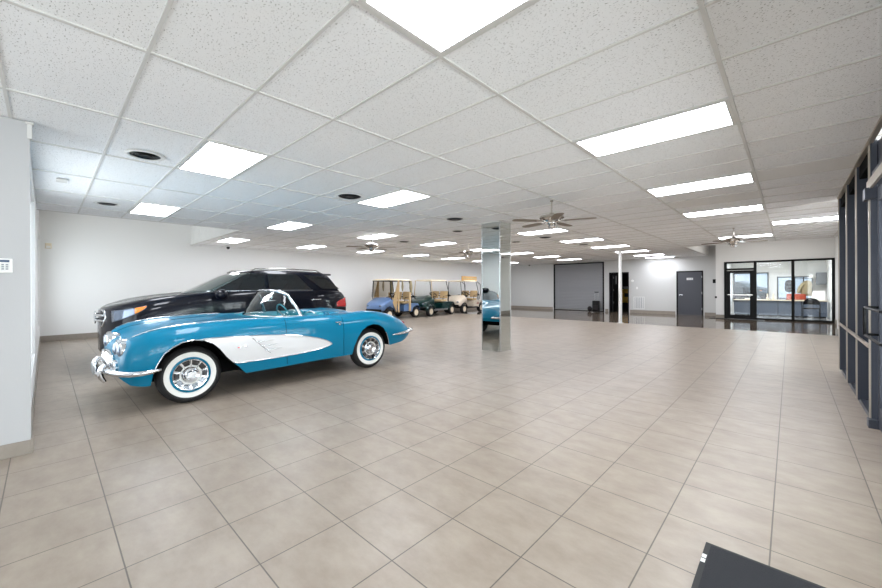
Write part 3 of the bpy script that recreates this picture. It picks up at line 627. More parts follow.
class Loft:
    def __init__(s, keys, curves, cx):
        s.c = [(pchip(keys, a), pchip(keys, b)) for a, b in curves]; s.K = len(curves); s.cx = cx; s._m = {}
    def ctrl(s, y):
        y = round(y, 5)
        if y not in s._m: s._m[y] = [(a(y), b(y)) for a, b in s.c]
        return s._m[y]
    def at(s, y, t):
        P = s.ctrl(y); t = min(max(t, 0), s.K-1-1e-9); i = int(t); u = t-i
        p1, p2 = P[i], P[i+1]; p0 = P[i-1] if i > 0 else (-P[1][0], P[1][1])
        p3 = P[i+2] if i+2 < s.K else (2*p2[0]-p1[0], 2*p2[1]-p1[1])
        return tuple(.5*(2*b+(c-a)*u+(2*a-5*b+4*c-d)*u*u+(3*b-a-3*c+d)*u**3) for a, b, c, d in zip(p0, p1, p2, p3))
    def t_of(s, y, z, lo, hi=None):
        hi = s.K-1 if hi is None else hi
        for _ in range(30):
            m = (lo+hi)/2
            if s.at(y, m)[1] > z: lo = m
            else: hi = m
        return (lo+hi)/2
    def side(s, y, z, lo=3): return s.at(y, s.t_of(y, z, lo))[0]
    def mesh(s, ys, zbot, tc, n1, n2, hole=None, capf=True, capr=True):
        mb = MB(); rows = []
        for y in ys:
            tm = s.t_of(y, zbot(y), tc)
            ts = [tc*i/n1 for i in range(n1)] + [tc+(tm-tc)*i/n2 for i in range(n2+1)]
            half = [s.at(y, t) for t in ts]
            rows.append([(s.cx-x, y, z) for x, z in half[:0:-1]] + [(s.cx, y, half[0][1])] + [(s.cx+x, y, z) for x, z in half[1:]])
        m = len(rows[0]); mid = (m-1)//2; mb.v = [p for r in rows for p in r]
        for i in range(len(ys)-1):
            ym = (ys[i]+ys[i+1])/2
            for j in range(m-1):
                jj = min(abs(j-mid), abs(j+1-mid))
                if hole and hole[0] < ym < hole[1] and jj < hole[2]: continue
                mb.f.append((i*m+j, i*m+j+1, (i+1)*m+j+1, (i+1)*m+j))
        if capf: mb.f.append(tuple(range(m))[::-1])
        if capr: mb.f.append(tuple((len(ys)-1)*m+j for j in range(m)))
        return mb

def make_wheel(parent, x, y, r, w, side, hub, white=False, cover='chrome', rim_col=None, n=48):
    """x = outer face of the tyre, side = +1 outer face towards +x"""
    s = side; X = lambda d: x - s*d
    T = MB().lathe([(r*.60, X(.03)), (r*.72, X(.006)), (r*.86, X(0)), (r*.95, X(.018)), (r, X(.045)), (r, X(w-.045)), (r*.95, X(w-.018)), (r*.86, X(w)), (r*.6, X(w-.02)), (r*.6, X(.03))], (0, y, r), 'x', n).build('wheel', M['rubber'], parent, smooth=35)
    if white:
        MB().lathe([(r*.62, X(.012)), (r*.64, X(.001)), (r*.795, X(-.003)), (r*.805, X(.003)), (r*.805, X(.02)), (r*.62, X(.02)), (r*.62, X(.012))], (0, y, r), 'x', n).build('whitewall', M['whitewall'], T, smooth=35)
        MB().lathe([(r*.54, X(.02)), (r*.57, X(-.008)), (r*.62, X(-.004)), (r*.63, X(.02)), (r*.54, X(.02))], (0, y, r), 'x', n).build('rim', M['turq'], T, smooth=35)
        c = MB().lathe([(0, X(-.018)), (r*.10, X(-.016)), (r*.16, X(.004)), (r*.26, X(-.016)), (r*.30, X(.012)), (r*.33, X(.014)), (r*.54, X(-.004)), (r*.555, X(-.010)), (r*.56, X(.03))], (0, y, r), 'x', n)
        cv = c.build('wheel_cover', M['chrome'], T, smooth=30)
        sl = MB()
        for k in range(10):
            a = 2*PI*k/10
            for a0, a1 in ((a-.22, a+.22),):
                q = []
                for rr, d in ((.35, .004), (.51, -.008)):
                    for aa in (a0, a1): q.append((X(d+.0) , y+r*rr*math.cos(aa), r+r*rr*math.sin(aa)))
                q2 = [(p[0]+s*.004, p[1], p[2]) for p in q]
                sl.add(q+q2, [(0,1,3,2),(4,6,7,5),(0,4,5,1),(1,5,7,3),(3,7,6,2),(2,6,4,0)])
        sl.build('cooling_slot', M['dchrome'], T)
        sp = MB()
        for k in range(10):
            a = 2*PI*(k+.5)/10
            sp.bar((X(-.008), y+r*.3*math.cos(a), r+r*.3*math.sin(a)), (X(-.014), y+r*.54*math.cos(a), r+r*.54*math.sin(a)), .010, .008, (1,0,0))
        for k in range(2):
            a = PI*k+.5; sp.bar((X(-.02), y, r), (X(-.022), y+r*.17*math.cos(a), r+r*.17*math.sin(a)), .03, .012, (1,0,0))
        sp.build('spinner', M['chrome'], T)
    else:
        h = MB().lathe([(r*.60, X(.02)), (r*.56, X(.015)), (r*.52, X(.05)), (r*.2, X(.04)), (r*.16, X(.01)), (0, X(.008))], (0, y, r), 'x', n)
        h.build('hub', M[hub], T, smooth=30)
        if cover == 'spokes':
            sp = MB()
            for k in range(5):
                a = 2*PI*k/5+.3
                sp.bar((X(.012), y+r*.12*math.cos(a), r+r*.12*math.sin(a)), (X(.02), y+r*.57*math.cos(a), r+r*.57*math.sin(a)), .055, .03, (1,0,0))
            sp.build('spoke', M[hub], T, bevel=.006)
    return T

def arch_liner(mb, L, pts, inner, eps=.012):
    """dark inner wheel housing following the arch outline"""
    for s in (-1, 1):
        G = []
        for y, z in pts:
            xo = L.side(y, min(z, .75), 3)-eps
            G.append([(L.cx+s*inner, y, z+.004), (L.cx+s*xo, y, z+.004)])
        mb.grid(G)
        n = len(pts); poly = [(L.cx+s*inner, y, z+.004) for y, z in pts]
        base = [(L.cx+s*inner, pts[-1][0], .26), (L.cx+s*inner, pts[0][0], .26)]
        mb.add(poly+base, [tuple(range(n+2))])

# ================================================================== turquoise convertible
CX = -6.02
fy = lambda y: .8-(.8-y)*.64 if y < .8 else (4.1+(y-4.1)*1.33 if y > 4.1 else y)
car = empty('convertible_car', (CX, 2.5, 0), 'turquoise open vintage convertible with white side coves and whitewall tyres', 'car')
K = [.40, .46, .54, .64, .80, 1.2, 1.8, 2.3, 2.8, 3.2, 3.7, 4.1, 4.4, 4.56, 4.64]
Z0 = [.64, .70, .735, .76, .79, .85, .905, .93, .935, .935, .92, .86, .75, .64, .54]
car_c = [
 ([0]*15, Z0),
 ([.30, .33, .35, .36, .38, .38, .38, .38, .38, .38, .38, .38, .36, .33, .28], [.64, .70, .735, .76, .79, .85, .91, .935, .94, .94, .915, .845, .735, .63, .535]),
 ([.44, .50, .54, .56, .58, .59, .60, .61, .61, .60, .57, .54, .50, .45, .38], [.64, .725, .775, .805, .84, .89, .93, .94, .94, .94, .945, .895, .775, .645, .54]),
 ([.61, .665, .70, .72, .745, .76, .765, .77, .775, .775, .75, .71, .66, .60, .50], [.635, .755, .815, .845, .885, .940, .958, .952, .948, .945, .972, .925, .80, .65, .54]),
 ([.72, .78, .815, .835, .86, .88, .875, .875, .88, .885, .885, .86, .80, .72, .60], [.58, .68, .735, .76, .80, .855, .88, .875, .87, .87, .88, .83, .72, .60, .52]),
 ([.76, .82, .855, .875, .90, .925, .905, .905, .912, .925, .93, .91, .845, .755, .62], [.52, .58, .61, .63, .66, .70, .70, .69, .69, .69, .69, .66, .60, .54, .495]),
 ([.755, .815, .85, .87, .89, .91, .89, .895, .902, .915, .92, .89, .825, .735, .60], [.46, .46, .46, .46, .46, .47, .47, .47, .47, .47, .47, .48, .48, .48, .47]),
 ([.70, .75, .78, .80, .83, .86, .845, .855, .865, .87, .88, .85, .78, .69, .56], [.40, .36, .31, .29, .275, .26, .255, .265, .28, .285, .30, .34, .37, .42, .45]),
]
K = [fy(y) for y in K]
L1 = Loft(K, car_c, CX)
A1 = [(.80, .285), (.815, .42), (.85, .52), (.91, .63), (.99, .695), (1.08, .74), (1.19, .757), (1.30, .742), (1.39, .70), (1.47, .62), (1.54, .52), (1.62, .435), (1.70, .36), (1.79, .262)]
A2 = [(3.385, .292), (3.40, .42), (3.46, .565), (3.54, .67), (3.65, .735), (3.77, .757), (3.89, .735), (3.99, .67), (4.07, .56), (4.13, .44), (4.17, .35)]
sill = [(fy(y_), z_) for y_, z_ in ((.40, .40), (.46, .36), (.54, .31), (.64, .29))]+[(.8, .278), (1.79, .26), (2.3, .27), (2.8, .285), (3.38, .292), (4.17, .35)]+[(fy(y_), z_) for y_, z_ in ((4.4, .37), (4.56, .42), (4.64, .45))]
def zb1(y):
    z = lerp(sill, y)
    if A1[0][0] <= y <= A1[-1][0]: z = max(z, lerp(A1, y))
    if A2[0][0] <= y <= A2[-1][0]: z = max(z, lerp(A2, y))
    return z
ysn = sorted(set([round(v, 4) for v in list(np.arange(.56, fy(4.64), .04)) + [fy(q_) for q_ in (.40, .42, .44, .46, .50, .54, 4.60, 4.62, 4.64)] + [2.12, 3.10] + [p[0] for p in A1] + [p[0] for p in A2]
     + list(np.arange(.80, .95, .012)) + list(np.arange(3.385, 3.5, .012)) + list(np.arange(4.0, 4.18, .012))]))
body = L1.mesh(ysn, zb1, 3.0, 15, 22, hole=(2.12, 3.10, 13))
BODY = body.build('body', M['turq'], car, smooth=40)
# seams of doors, bonnet and boot
sm = MB()
for y in (2.30, 3.20):
    for s in (-1, 1):
        sm.tube([(CX+s*(L1.side(y, z)+.0005), y+(0 if z > .5 else (.5-z)*.15), z) for z in np.linspace(.93 if y < 3 else .90, .30, 18)], .0032, 5)
sm.tube([(CX+L1.at(y, 2.2)[0], y, L1.at(y, 2.2)[1]+.0005) for y in np.linspace(.62, 1.85, 20)], .003, 5)
sm.tube([(CX-L1.at(y, 2.2)[0], y, L1.at(y, 2.2)[1]+.0005) for y in np.linspace(.62, 1.85, 20)], .003, 5)
sm.build('door_seam', M['dark_in'], car)
# side coves
ctop = [(1.22, .762), (1.30, .764), (1.43, .762), (1.62, .757), (1.81, .748), (2.05, .735), (2.31, .712), (2.6, .665), (2.84, .60), (2.95, .552), (3.0, .515)]
cbot = [(1.30, .742), (1.39, .70), (1.47, .62), (1.54, .52), (1.62, .435), (1.68, .412), (2.0, .414), (2.31, .422), (2.6, .436), (2.84, .462), (2.95, .488), (3.0, .510)]
for s in (1, -1):
    G = []
    for y in sorted(set(list(np.round(np.arange(1.22, 3.0, .03), 3)) + [1.22, 1.30, 1.39, 1.47, 1.54, 1.62, 1.68, 3.0])):
        zt = float(pchip([p[0] for p in ctop], [p[1] for p in ctop])(y)); zl = lerp(cbot, y) if y > 1.30 else min(lerp(A1, y)+.004, zt-.001)
        G.append([(CX+s*(L1.side(y, z)+.004), y, z) for z in np.linspace(zt, zl, 12)])
    cv = MB().grid(G).build('side_cove', M['white_paint'], car, smooth=60); cv['label'] = 'white side cove panel'
    tp = [(CX+s*(L1.side(y, z)+.006), y, z) for y, z in [(y, pchip([p[0] for p in ctop], [p[1] for p in ctop])(y)) for y in np.linspace(1.22, 3.0, 50)]]
    bt = [(CX+s*(L1.side(y, lerp(cbot, y))+.006), y, lerp(cbot, y)) for y in np.linspace(3.0, 1.62, 40)]
    ar = [(CX+s*(L1.side(y, z)+.006), y, z+.006) for y, z in A1[1:8]]
    MB().tube(ar+tp[2:]+bt, .0075, 6).build('cove_trim', M['chrome'], cv, smooth=60)
    lv = MB()
    for i, (y, z) in enumerate(((1.90, .66), (1.955, .60), (2.01, .54))):
        lv.tube([(CX+s*(L1.side(y+q, z)+.012), y+q, z+q*.03) for q in np.linspace(0, .22, 6)], [.011, .009, .008, .006, .004, .002], 6)
    lv.tube([(CX+s*(L1.side(1.85+q, .71-q)+.008), 1.85+q*1.05, .715-q) for q in np.linspace(0, .23, 6)], .006, 6)
    lv.build('cove_spear', M['chrome'], cv, smooth=60)
    em = MB()
    for y, z in ((1.685, .615), (1.765, .625)):
        xx = CX+s*(L1.side(y, z)+.006)
        em.add([(xx, y-.03, z), (xx, y, z+.018), (xx, y+.03, z), (xx, y, z-.018), (xx+s*.006, y-.025, z), (xx+s*.006, y, z+.014), (xx+s*.006, y+.025, z), (xx+s*.006, y, z-.014)], [(0,1,2,3),(4,5,6,7),(0,1,5,4),(1,2,6,5),(2,3,7,6),(3,0,4,7)])
    e0 = em.build('crossed_flag_emblem', M['chrome'], cv)
    y, z = 1.685, .615; xx = CX+s*(L1.side(y, z)+.0125)
    MB().add([(xx, y-.022, z), (xx, y, z+.012), (xx, y+.012, z), (xx, y, z-.012)], [(0,1,2,3)]).build('emblem_flag', M['red'], cv)
    # door handle and small trims
    MB().tube([(CX+s*(L1.side(y, .835)+.02), y, .835) for y in (3.06, 3.10, 3.16)], .008, 6).ball((CX+s*(L1.side(3.13, .80)+.012), 3.13, .80), (.012, .014, .014), 10).build('door_handle', M['chrome'], car, smooth=60)
    # fender-top chrome spear
    MB().tube([(CX+s*(L1.at(y, 3.0)[0]), y, L1.at(y, 3.0)[1]+.004) for y in np.linspace(.66, 1.95, 30)], .006, 6).build('fender_spear', M['chrome'], car, smooth=60)
    # twin headlamps
    for xo, yy in ((.665, .575), (.475, .56)):
        zc = .69
        hb = MB().lathe([(.0, yy-.035), (.055, yy-.032), (.076, yy-.018), (.084, yy-.002), (.098, yy-.012), (.104, yy+.01), (.100, yy+.09), (.07, yy+.14)], (CX+s*xo, 0, zc), 'y', 28)
        H = hb.build('headlamp', M['chrome'], car, smooth=35)
        MB().lathe([(0, yy-.046), (.04, yy-.043), (.070, yy-.028), (.076, yy-.015)], (CX+s*xo, 0, zc), 'y', 24).build('lens', M['lens'], H, smooth=60)
    # front bumper blade with guard
    bp = [(.88, .928, .47), (.78, .945, .46), (.66, .945, .455), (.52, .89, .45), (.42, .79, .45), (.345, .66, .445), (.31, .52, .44), (.30, .40, .435), (.30, .34, .43)]
    MB().tube([(CX+s*x, y, z) for y, x, z in [(fy(p_[0]), p_[1], p_[2]) for p_ in bp]], [.012, .026, .03, .032, .033, .034, .034, .033, .03], 10).build('front_bumper', M['chrome'], car, smooth=60)
    gd = MB().tube([(CX+s*.36, .46, .31), (CX+s*.36, .43, .36), (CX+s*.36, .415, .42), (CX+s*.36, .43, .47), (CX+s*.36, .46, .51)], [.018, .026, .03, .026, .018], 12)
    gd.build('bumper_guard', M['chrome'], car, smooth=60)
    MB().tube([(CX+s*.36, .43, .43), (CX+s*.30, .42, .40), (CX+s*.12, .41, .36), (CX, .41, .355)], [.02, .02, .018, .016], 10).build('lower_bumper_bar', M['chrome'], car, smooth=60)
    # air scoop beside the grille
    sc = MB().lathe([(.055, .35), (.075, .345), (.085, .36), (.08, .40)], (0, 0, 0), 'y', 20)
    sc.v = [(CX+s*.56+x*1.35, y+.16, .50+z*.9) for x, y, z in sc.v]; sc.build('grille_scoop', M['chrome'], car, smooth=40)
    # tail: bumper and lamp
    rb = [(4.16, .915, .535), (4.28, .90, .54), (4.42, .86, .548), (4.56, .79, .553), (4.66, .70, .556), (4.71, .58, .556), (4.70, .42, .55), (4.68, .34, .545)]
    MB().tube([(CX+s*x, y, z) for y, x, z in [(fy(p_[0]), p_[1], p_[2]) for p_ in rb]], [.008, .02, .026, .028, .028, .028, .028, .022], 10).build('rear_bumper', M['chrome'], car, smooth=60)
    MB().ball((CX+s*.66, 4.60, .69), (.05, .07, .05)).build('tail_lamp', M['red'], car, smooth=179)
# bonnet washboard bars
wbm = MB()
for q in range(7): wbm.bar((CX-.15, 1.45+q*.035, L1.at(1.45+q*.035, .3)[1]+.002), (CX+.15, 1.45+q*.035, L1.at(1.45+q*.035, .3)[1]+.002), .008, .006)
wbm.build('bonnet_bar', M['chrome'], car)
# grille
gl = MB(); ov = [(CX+.42*math.cos(a), .525, .505+.105*math.sin(a)) for a in [2*PI*k/40 for k in range(40)]]
G = gl.tube(ov, .02, 8, closed=True).build('grille', M['chrome'], car, smooth=60)
MB().tube([(CX, .53, .42), (CX, .535, .42)], .001).add([(CX+.41*math.cos(a),  .54, .505+.10*math.sin(a)) for a in [2*PI*k/30 for k in range(30)]], [tuple(range(30))]).build('grille_backing', M['dark_in'], G)
tt = MB()
for k in range(9):
    x = CX-.32+.08*k; h = .085*math.sqrt(max(0, 1-((x-CX)/.40)**2))
    tt.tube([(x, .525, .505-h), (x, .50, .505-h*.4), (x, .50, .505+h*.4), (x, .525, .505+h)], [.014, .02, .02, .014], 8)
tt.build('grille_tooth', M['chrome'], G, smooth=60)
MB().box(CX-.17, CX+.17, .375, .385, .37, .47).build('licence_plate', M['steel'], car, bevel=.004)
# underside, arch linings, pan
ub = MB().box(CX-.62, CX+.62, .95, 4.15, .27, .45)
arch_liner(ub, L1, A1, .50); arch_liner(ub, L1, A2, .50)
ub.build('underbody', M['dark_in'], car)
# cockpit
ck = MB(); ws = []
for y in np.linspace(2.12, 3.10, 12):
    ws.append([(CX-L1.at(y, 2.6)[0], y, L1.at(y, 2.6)[1]), (CX-.60, y, .86), (CX-.58, y, .36), (CX+.58, y, .36), (CX+.60, y, .86), (CX+L1.at(y, 2.6)[0], y, L1.at(y, 2.6)[1])])
ck.grid(ws)
ck.add([(CX-.6, 3.10, .36), (CX+.6, 3.10, .36), (CX+.6, 3.10, .935), (CX-.6, 3.10, .935)], [(0,1,2,3)])
ck.add([(CX-.6, 2.12, .36), (CX+.6, 2.12, .36), (CX+.6, 2.12, .925), (CX-.6, 2.12, .925)], [(0,1,2,3)])
ck.build('cockpit_tub', M['turq_in'], car)
dsh = MB().tube([(CX+x, 2.24+.05*(x/.6)**2, .885) for x in np.linspace(-.62, .62, 11)], [.04]+[.075]*9+[.04], 12).build('dashboard', M['turq_in'], car, smooth=60)
MB().tube([(CX+x, 2.315+.05*(x/.6)**2, .93) for x in np.linspace(-.60, .60, 11)], .008, 6).build('dash_trim', M['chrome'], dsh, smooth=60)
for s in (1, -1):
    st = MB().box(CX+s*.33-.24, CX+s*.33+.24, 2.55, 2.98, .40, .60).build('seat_cushion', M['turq_in'], car, bevel=.06, seg=4, smooth=50)
    bk = MB().box(CX+s*.33-.24, CX+s*.33+.24, 2.86, 3.0, .5, .985); bk.v = [(x, y+(z-.5)*.18, z) for x, y, z in bk.v]
    B = bk.build('seat_backrest', M['turq_in'], car, bevel=.06, seg=4, smooth=50)
    MB().tube([(CX+s*.33+.235*math.cos(a), 2.875+(.1+.16*math.sin(a)**.5 if 0 else .085), .80+.185*math.sin(a)) for a in np.linspace(0, PI, 14)], .012, 6).build('seat_piping', M['white_paint'], B, smooth=60)
# steering wheel (driver on the viewer's side)
sw_c = Vector((CX+.34, 2.52, .93)); ax = Vector((0, .93, .36)).normalized(); u = Vector((1, 0, 0)); v = ax.cross(u)
SW = MB().tube([sw_c+u*.20*math.cos(a)+v*.20*math.sin(a) for a in [2*PI*k/32 for k in range(32)]], .011, 8, closed=True).build('steering_wheel', M['turq_in'], car, smooth=60)
sp = MB()
for a in (PI/2, PI*7/6, -PI/6): sp.bar(sw_c, sw_c+(u*math.cos(a)+v*math.sin(a))*.195, .022, .006)
sp.ball(tuple(sw_c), .04, 12); sp.tube([sw_c, sw_c-ax*.30], .018); sp.build('steering_spoke', M['chrome'], SW)
# soft top cover ridges behind the seats
MB().tube([(CX+x, 3.15-.04*abs(x), .95) for x in np.linspace(-.6, .6, 9)], .012, 6).build('deck_trim', M['chrome'], car, smooth=60)
for s in (1, -1):
    MB().ball((CX+s*.33, 3.22, .93), (.22, .24, .065), 20).build('headrest_fairing', M['turq'], car, smooth=179)
# windscreen
def ws_pt(q, h, off=0):
    a = q*PI/2
    bx, by, bz = .67*math.sin(a), 2.62-.52*max(0, math.cos(a))**.75, .945+.01*math.cos(a)
    tx, ty, tz = .55*math.sin(a), 2.50-.13*max(0, math.cos(a))**.8, 1.225+.105*max(0, math.cos(a))**.5
    x = bx+(tx-bx)*h**1.5; y = by+(ty-by)*h**1.25; z = bz+(tz-bz)*h
    return (CX+x, y, z)
qs = np.linspace(-1, 1, 41)
WG = MB().grid([[ws_pt(q, h) for h in np.linspace(0, 1, 9)] for q in qs]).build('windscreen', M['wglass'], car, smooth=60)
fr_ = MB().tube([ws_pt(q, 1.0) for q in qs], .021, 10)
for s in (1, -1): fr_.tube([ws_pt(s, max(h, 0)) for h in np.linspace(1.0, 0, 8)], [.017, .018, .02, .021, .022, .024, .026, .03], 10)
fr_.build('windscreen_frame', M['chrome'], WG, smooth=60)
MB().tube([ws_pt(q, 0.0) for q in qs], .012, 8).build('windscreen_gasket', M['chrome'], WG, smooth=60)
MB().box(CX-.11, CX+.11, 2.42, 2.435, 1.20, 1.25).build('rear_view_mirror', M['chrome'], WG, bevel=.008)
for s in (1, -1): MB().tube([(CX+s*.30, 2.02, .965), (CX+s*.12, 2.10, 1.00)], .006).build('wiper', M['chrome'], WG)
for y, t in ((1.19, .80), (3.785, .815)):
    for s in (1, -1): make_wheel(car, CX+s*t, y, .336, .175, s, 'chrome', white=True)

# ================================================================== dark SUV
SX = -8.70
suv = empty('suv_car', (SX, 2.8, 0), 'midnight blue luxury SUV parked behind the turquoise convertible', 'car')
K2 = [.42, .50, .60, .78, 1.1, 1.7, 2.2, 2.8, 3.6, 4.2, 4.6, 4.85, 4.98, 5.04]
suv_c = [
 ([0]*14, [1.0, 1.05, 1.08, 1.115, 1.165, 1.235, 1.28, 1.30, 1.30, 1.30, 1.30, 1.28, 1.14, .98]),
 ([.14, .26, .38, .46, .50, .52, .52, .52, .52, .52, .52, .50, .48, .44], [.99, 1.045, 1.08, 1.12, 1.175, 1.245, 1.285, 1.30, 1.30, 1.30, 1.30, 1.28, 1.14, .98]),
 ([.22, .42, .58, .72, .80, .83, .85, .86, .86, .86, .85, .82, .77, .70], [.965, 1.01, 1.05, 1.095, 1.165, 1.26, 1.30, 1.31, 1.31, 1.31, 1.30, 1.27, 1.13, .97]),
 ([.26, .47, .64, .80, .89, .92, .93, .935, .935, .93, .92, .89, .84, .76], [.90, .93, .96, 1.0, 1.06, 1.15, 1.19, 1.20, 1.20, 1.20, 1.19, 1.16, 1.05, .90]),
 ([.30, .52, .70, .85, .93, .95, .95, .95, .95, .95, .945, .92, .87, .79], [.72]*14),
 ([.29, .51, .69, .84, .92, .94, .94, .94, .94, .94, .935, .91, .86, .78], [.52]*14),
 ([.24, .46, .64, .79, .88, .90, .90, .90, .90, .90, .90, .87, .82, .74], [.30, .28, .27, .26, .26, .26, .26, .26, .26, .26, .28, .32, .36, .40]),
]
fs = lambda y: 1.1-(1.1-y)*.68 if y < 1.1 else y
K2 = [fs(y) for y in K2]
L2 = Loft(K2, suv_c, SX)
def arc(yc, r, zc=.40): return [(yc-r, .27)]+[(yc-r*math.cos(a), zc+r*math.sin(a)) for a in np.linspace(0, PI, 15)]+[(yc+r+.001, .27)]
B1, B2 = arc(1.30, .44), arc(4.08, .44)
def zb2(y):
    z = lerp([(.64, .30), (.76, .27), (4.2, .26), (4.6, .28), (4.85, .32), (5.04, .40)], y)
    for A in (B1, B2):
        if A[0][0] <= y <= A[-1][0]: z = max(z, lerp(A, y))
    return z
ys2 = sorted(set([round(v, 4) for v in list(np.arange(.66, 5.04, .06))+[fs(q_) for q_ in (.42, .44, .46, .48, .50, .53, .56, .60)]+[ 4.95, 5.0, 5.04]+[p[0] for p in B1]+[p[0] for p in B2]]))
L2.mesh(ys2, zb2, 3.0, 12, 14).build('body', M['navy'], suv, smooth=35)
# greenhouse: stacked plan outlines
GH = [(1.24, 1.78, 4.97, .87), (1.30, 1.90, 4.93, .865), (1.45, 2.18, 4.84, .825), (1.58, 2.43, 4.74, .785), (1.66, 2.60, 4.67, .755), (1.715, 2.76, 4.56, .70), (1.745, 2.95, 4.46, .60), (1.757, 3.25, 4.3, .42)]
def gh(z): 
    q = [g_[0] for g_ in GH]; return [float(np.interp(z, q, [g_[k] for g_ in GH])) for k in (1, 2, 3)]
def gh_ring(z):
    yf, yr, w = gh(z); P = []
    for q in np.linspace(-1, 1, 13): P.append((SX+w*.90*q, yf+.30*q*q*(1 if z < 1.7 else .6), z))
    for q in np.linspace(0, 1, 12): P.append((SX+w*(1-.06*(1-q)**6-.05*q**6), yf+.36+(yr-.12-yf-.36)*q, z))
    for q in np.linspace(1, -1, 11): P.append((SX+w*.92*q, yr-.10*q*q, z))
    for q in np.linspace(1, 0, 12): P.append((SX-w*(1-.06*(1-q)**6-.05*q**6), yf+.36+(yr-.12-yf-.36)*q, z))
    return P
zs = [1.24, 1.30, 1.40, 1.50, 1.58, 1.64, 1.68, 1.715, 1.735, 1.745, 1.752, 1.757]
rg = [gh_ring(z) for z in zs]; n = len(rg[0]); gm = MB(); gm.v = [p for r_ in rg for p in r_]
for i in range(len(zs)-1): gm.f += [(i*n+k, i*n+(k+1) % n, (i+1)*n+(k+1) % n, (i+1)*n+k) for k in range(n)]
gm.f.append(tuple((len(zs)-1)*n+k for k in range(n)))
GHO = gm.build('cabin', M['navy'], suv, smooth=40)
def side_pane(poly, s, name='side_window', off=.006, m='privacy', thick=.004):
    top = poly; P = []
    v = []
    # subdivide polygon edges and lay on the cabin side
    for i in range(len(poly)):
        a, b = poly[i], poly[(i+1) % len(poly)]
        for q in np.linspace(0, 1, 6)[:-1]:
            y, z = a[0]+(b[0]-a[0])*q, a[1]+(b[1]-a[1])*q; w = gh(z)[2]; v.append((SX+s*(w+off), y, z))
    n_ = len(v); cy, cz = np.mean([p[1] for p in v]), np.mean([p[2] for p in v])
    v.append((SX+s*(gh(cz)[2]+off), cy, cz))
    mb = MB().add(v, [(i, (i+1) % n_, n_) for i in range(n_)])
    return mb.build(name, M[m], suv, solid=thick)
for s in (1, -1):
    side_pane([(2.16, 1.325), (2.70, 1.625), (2.78, 1.655), (3.10, 1.665), (3.10, 1.325)], s)
    side_pane([(3.17, 1.325), (3.17, 1.665), (3.80, 1.66), (4.10, 1.325)], s)
    side_pane([(3.96, 1.65), (4.42, 1.63), (4.80, 1.345), (4.36, 1.345)], s, 'quarter_window')
    MB().tube([(SX+s*(gh(1.315)[2]+.01), y, 1.315) for y in (2.16, 3.0, 4.12)], .007, 6).build('window_trim', M['chrome'], suv, smooth=60)
    MB().tube([(SX+s*.70, 2.85, 1.715), (SX+s*.70, 2.95, 1.765), (SX+s*.695, 3.6, 1.785), (SX+s*.685, 4.3, 1.765), (SX+s*.68, 4.42, 1.71)], .014, 8).build('roof_rail', M['brush'], suv, smooth=60)
    for y in (3.02, 4.05):
        MB().tube([(SX+s*.965, y, 1.10), (SX+s*.985, y+.04, 1.105), (SX+s*.985, y+.18, 1.11), (SX+s*.965, y+.22, 1.11)], .010, 8).build('door_handle', M['chrome'], suv, smooth=60)
    MI = MB().ball((SX+s*1.09, 2.22, 1.25), (.15, .10, .10), 20).tube([(SX+s*.93, 2.20, 1.20), (SX+s*1.03, 2.20, 1.22)], .03).build('door_mirror', M['navy'], suv, smooth=179)
    # headlamp lying on the front corner
    G_ = []
    for q in np.linspace(0, 1, 14):
        y = .74+.42*q; zt = 1.0+.085*q; h = .17*(1-q)**.55+.012
        G_.append([(SX+s*(L2.side(y, z, 1.5)+.010), y, z) for z in np.linspace(min(zt, L2.at(y, 2.0)[1]-.012), zt-h, 8)])
    HL = MB().grid(G_).build('headlamp', M['lens'], suv, smooth=60, solid=.006)
    am = []
    for q in np.linspace(.62, .98, 8):
        y = .74+.42*q; zt = 1.0+.085*q; h = .17*(1-q)**.55+.012
        am.append([(SX+s*(L2.side(y, z, 1.5)+.018), y, z) for z in np.linspace(min(zt, L2.at(y, 2.0)[1]-.016)-.004, zt-h+.01, 5)])
    MB().grid(am).build('amber_marker', M['orange'], HL, smooth=60, solid=.004)
    G_ = []
    for q in np.linspace(0, 1, 10):
        y = 4.68+.345*q; z1, z0 = 1.02+.13*q**.7, .93-.02*q
        G_.append([(SX+s*(L2.side(y, min(z, L2.at(y, 2.2)[1]-.01), 2.2)+.010), y+.008, z) for z in np.linspace(z1, z0, 6)])
    MB().grid(G_).build('tail_lamp', M['red'], suv, smooth=60, solid=.006)
    for y in (1.30, 4.08): make_wheel(suv, SX+s*.935, y, .37, .25, s, 'steel', cover='spokes', n=36)
sm = MB()
for s in (-1, 1):
    for y in (2.12, 3.14, 4.18):
        sm.tube([(SX+s*(L2.side(y, z, 2)+.001), y, z) for z in np.linspace(1.29, .35 if y < 4 else .9, 16)], .0035, 5)
sm.build('door_seam', M['dark_in'], suv)
# windscreen and rear window
def scr(z0, z1, front, wf, off):
    G_ = []
    for z in np.linspace(z0, z1, 10):
        yf, yr, w = gh(z)
        G_.append([(SX+w*wf*q, (yf+.30*(q*.9/.9*wf/.90)**2-off) if front else (yr-.10*(q*wf/.92)**2+off), z+off*.5) for q in np.linspace(-1, 1, 13)])
    return MB().grid(G_)
scr(1.275, 1.672, True, .86, .010).build('windscreen', M['wscreen'], suv, smooth=60, solid=.004)
scr(1.33, 1.64, False, .84, .010).build('rear_window', M['privacy'], suv, smooth=60, solid=.004)
MB().slab([(SX-.62, 4.50), (SX+.62, 4.50), (SX+.56, 4.76), (SX-.56, 4.76)], 1.66, 1.70).build('roof_spoiler', M['navy'], suv, bevel=.012, seg=3)
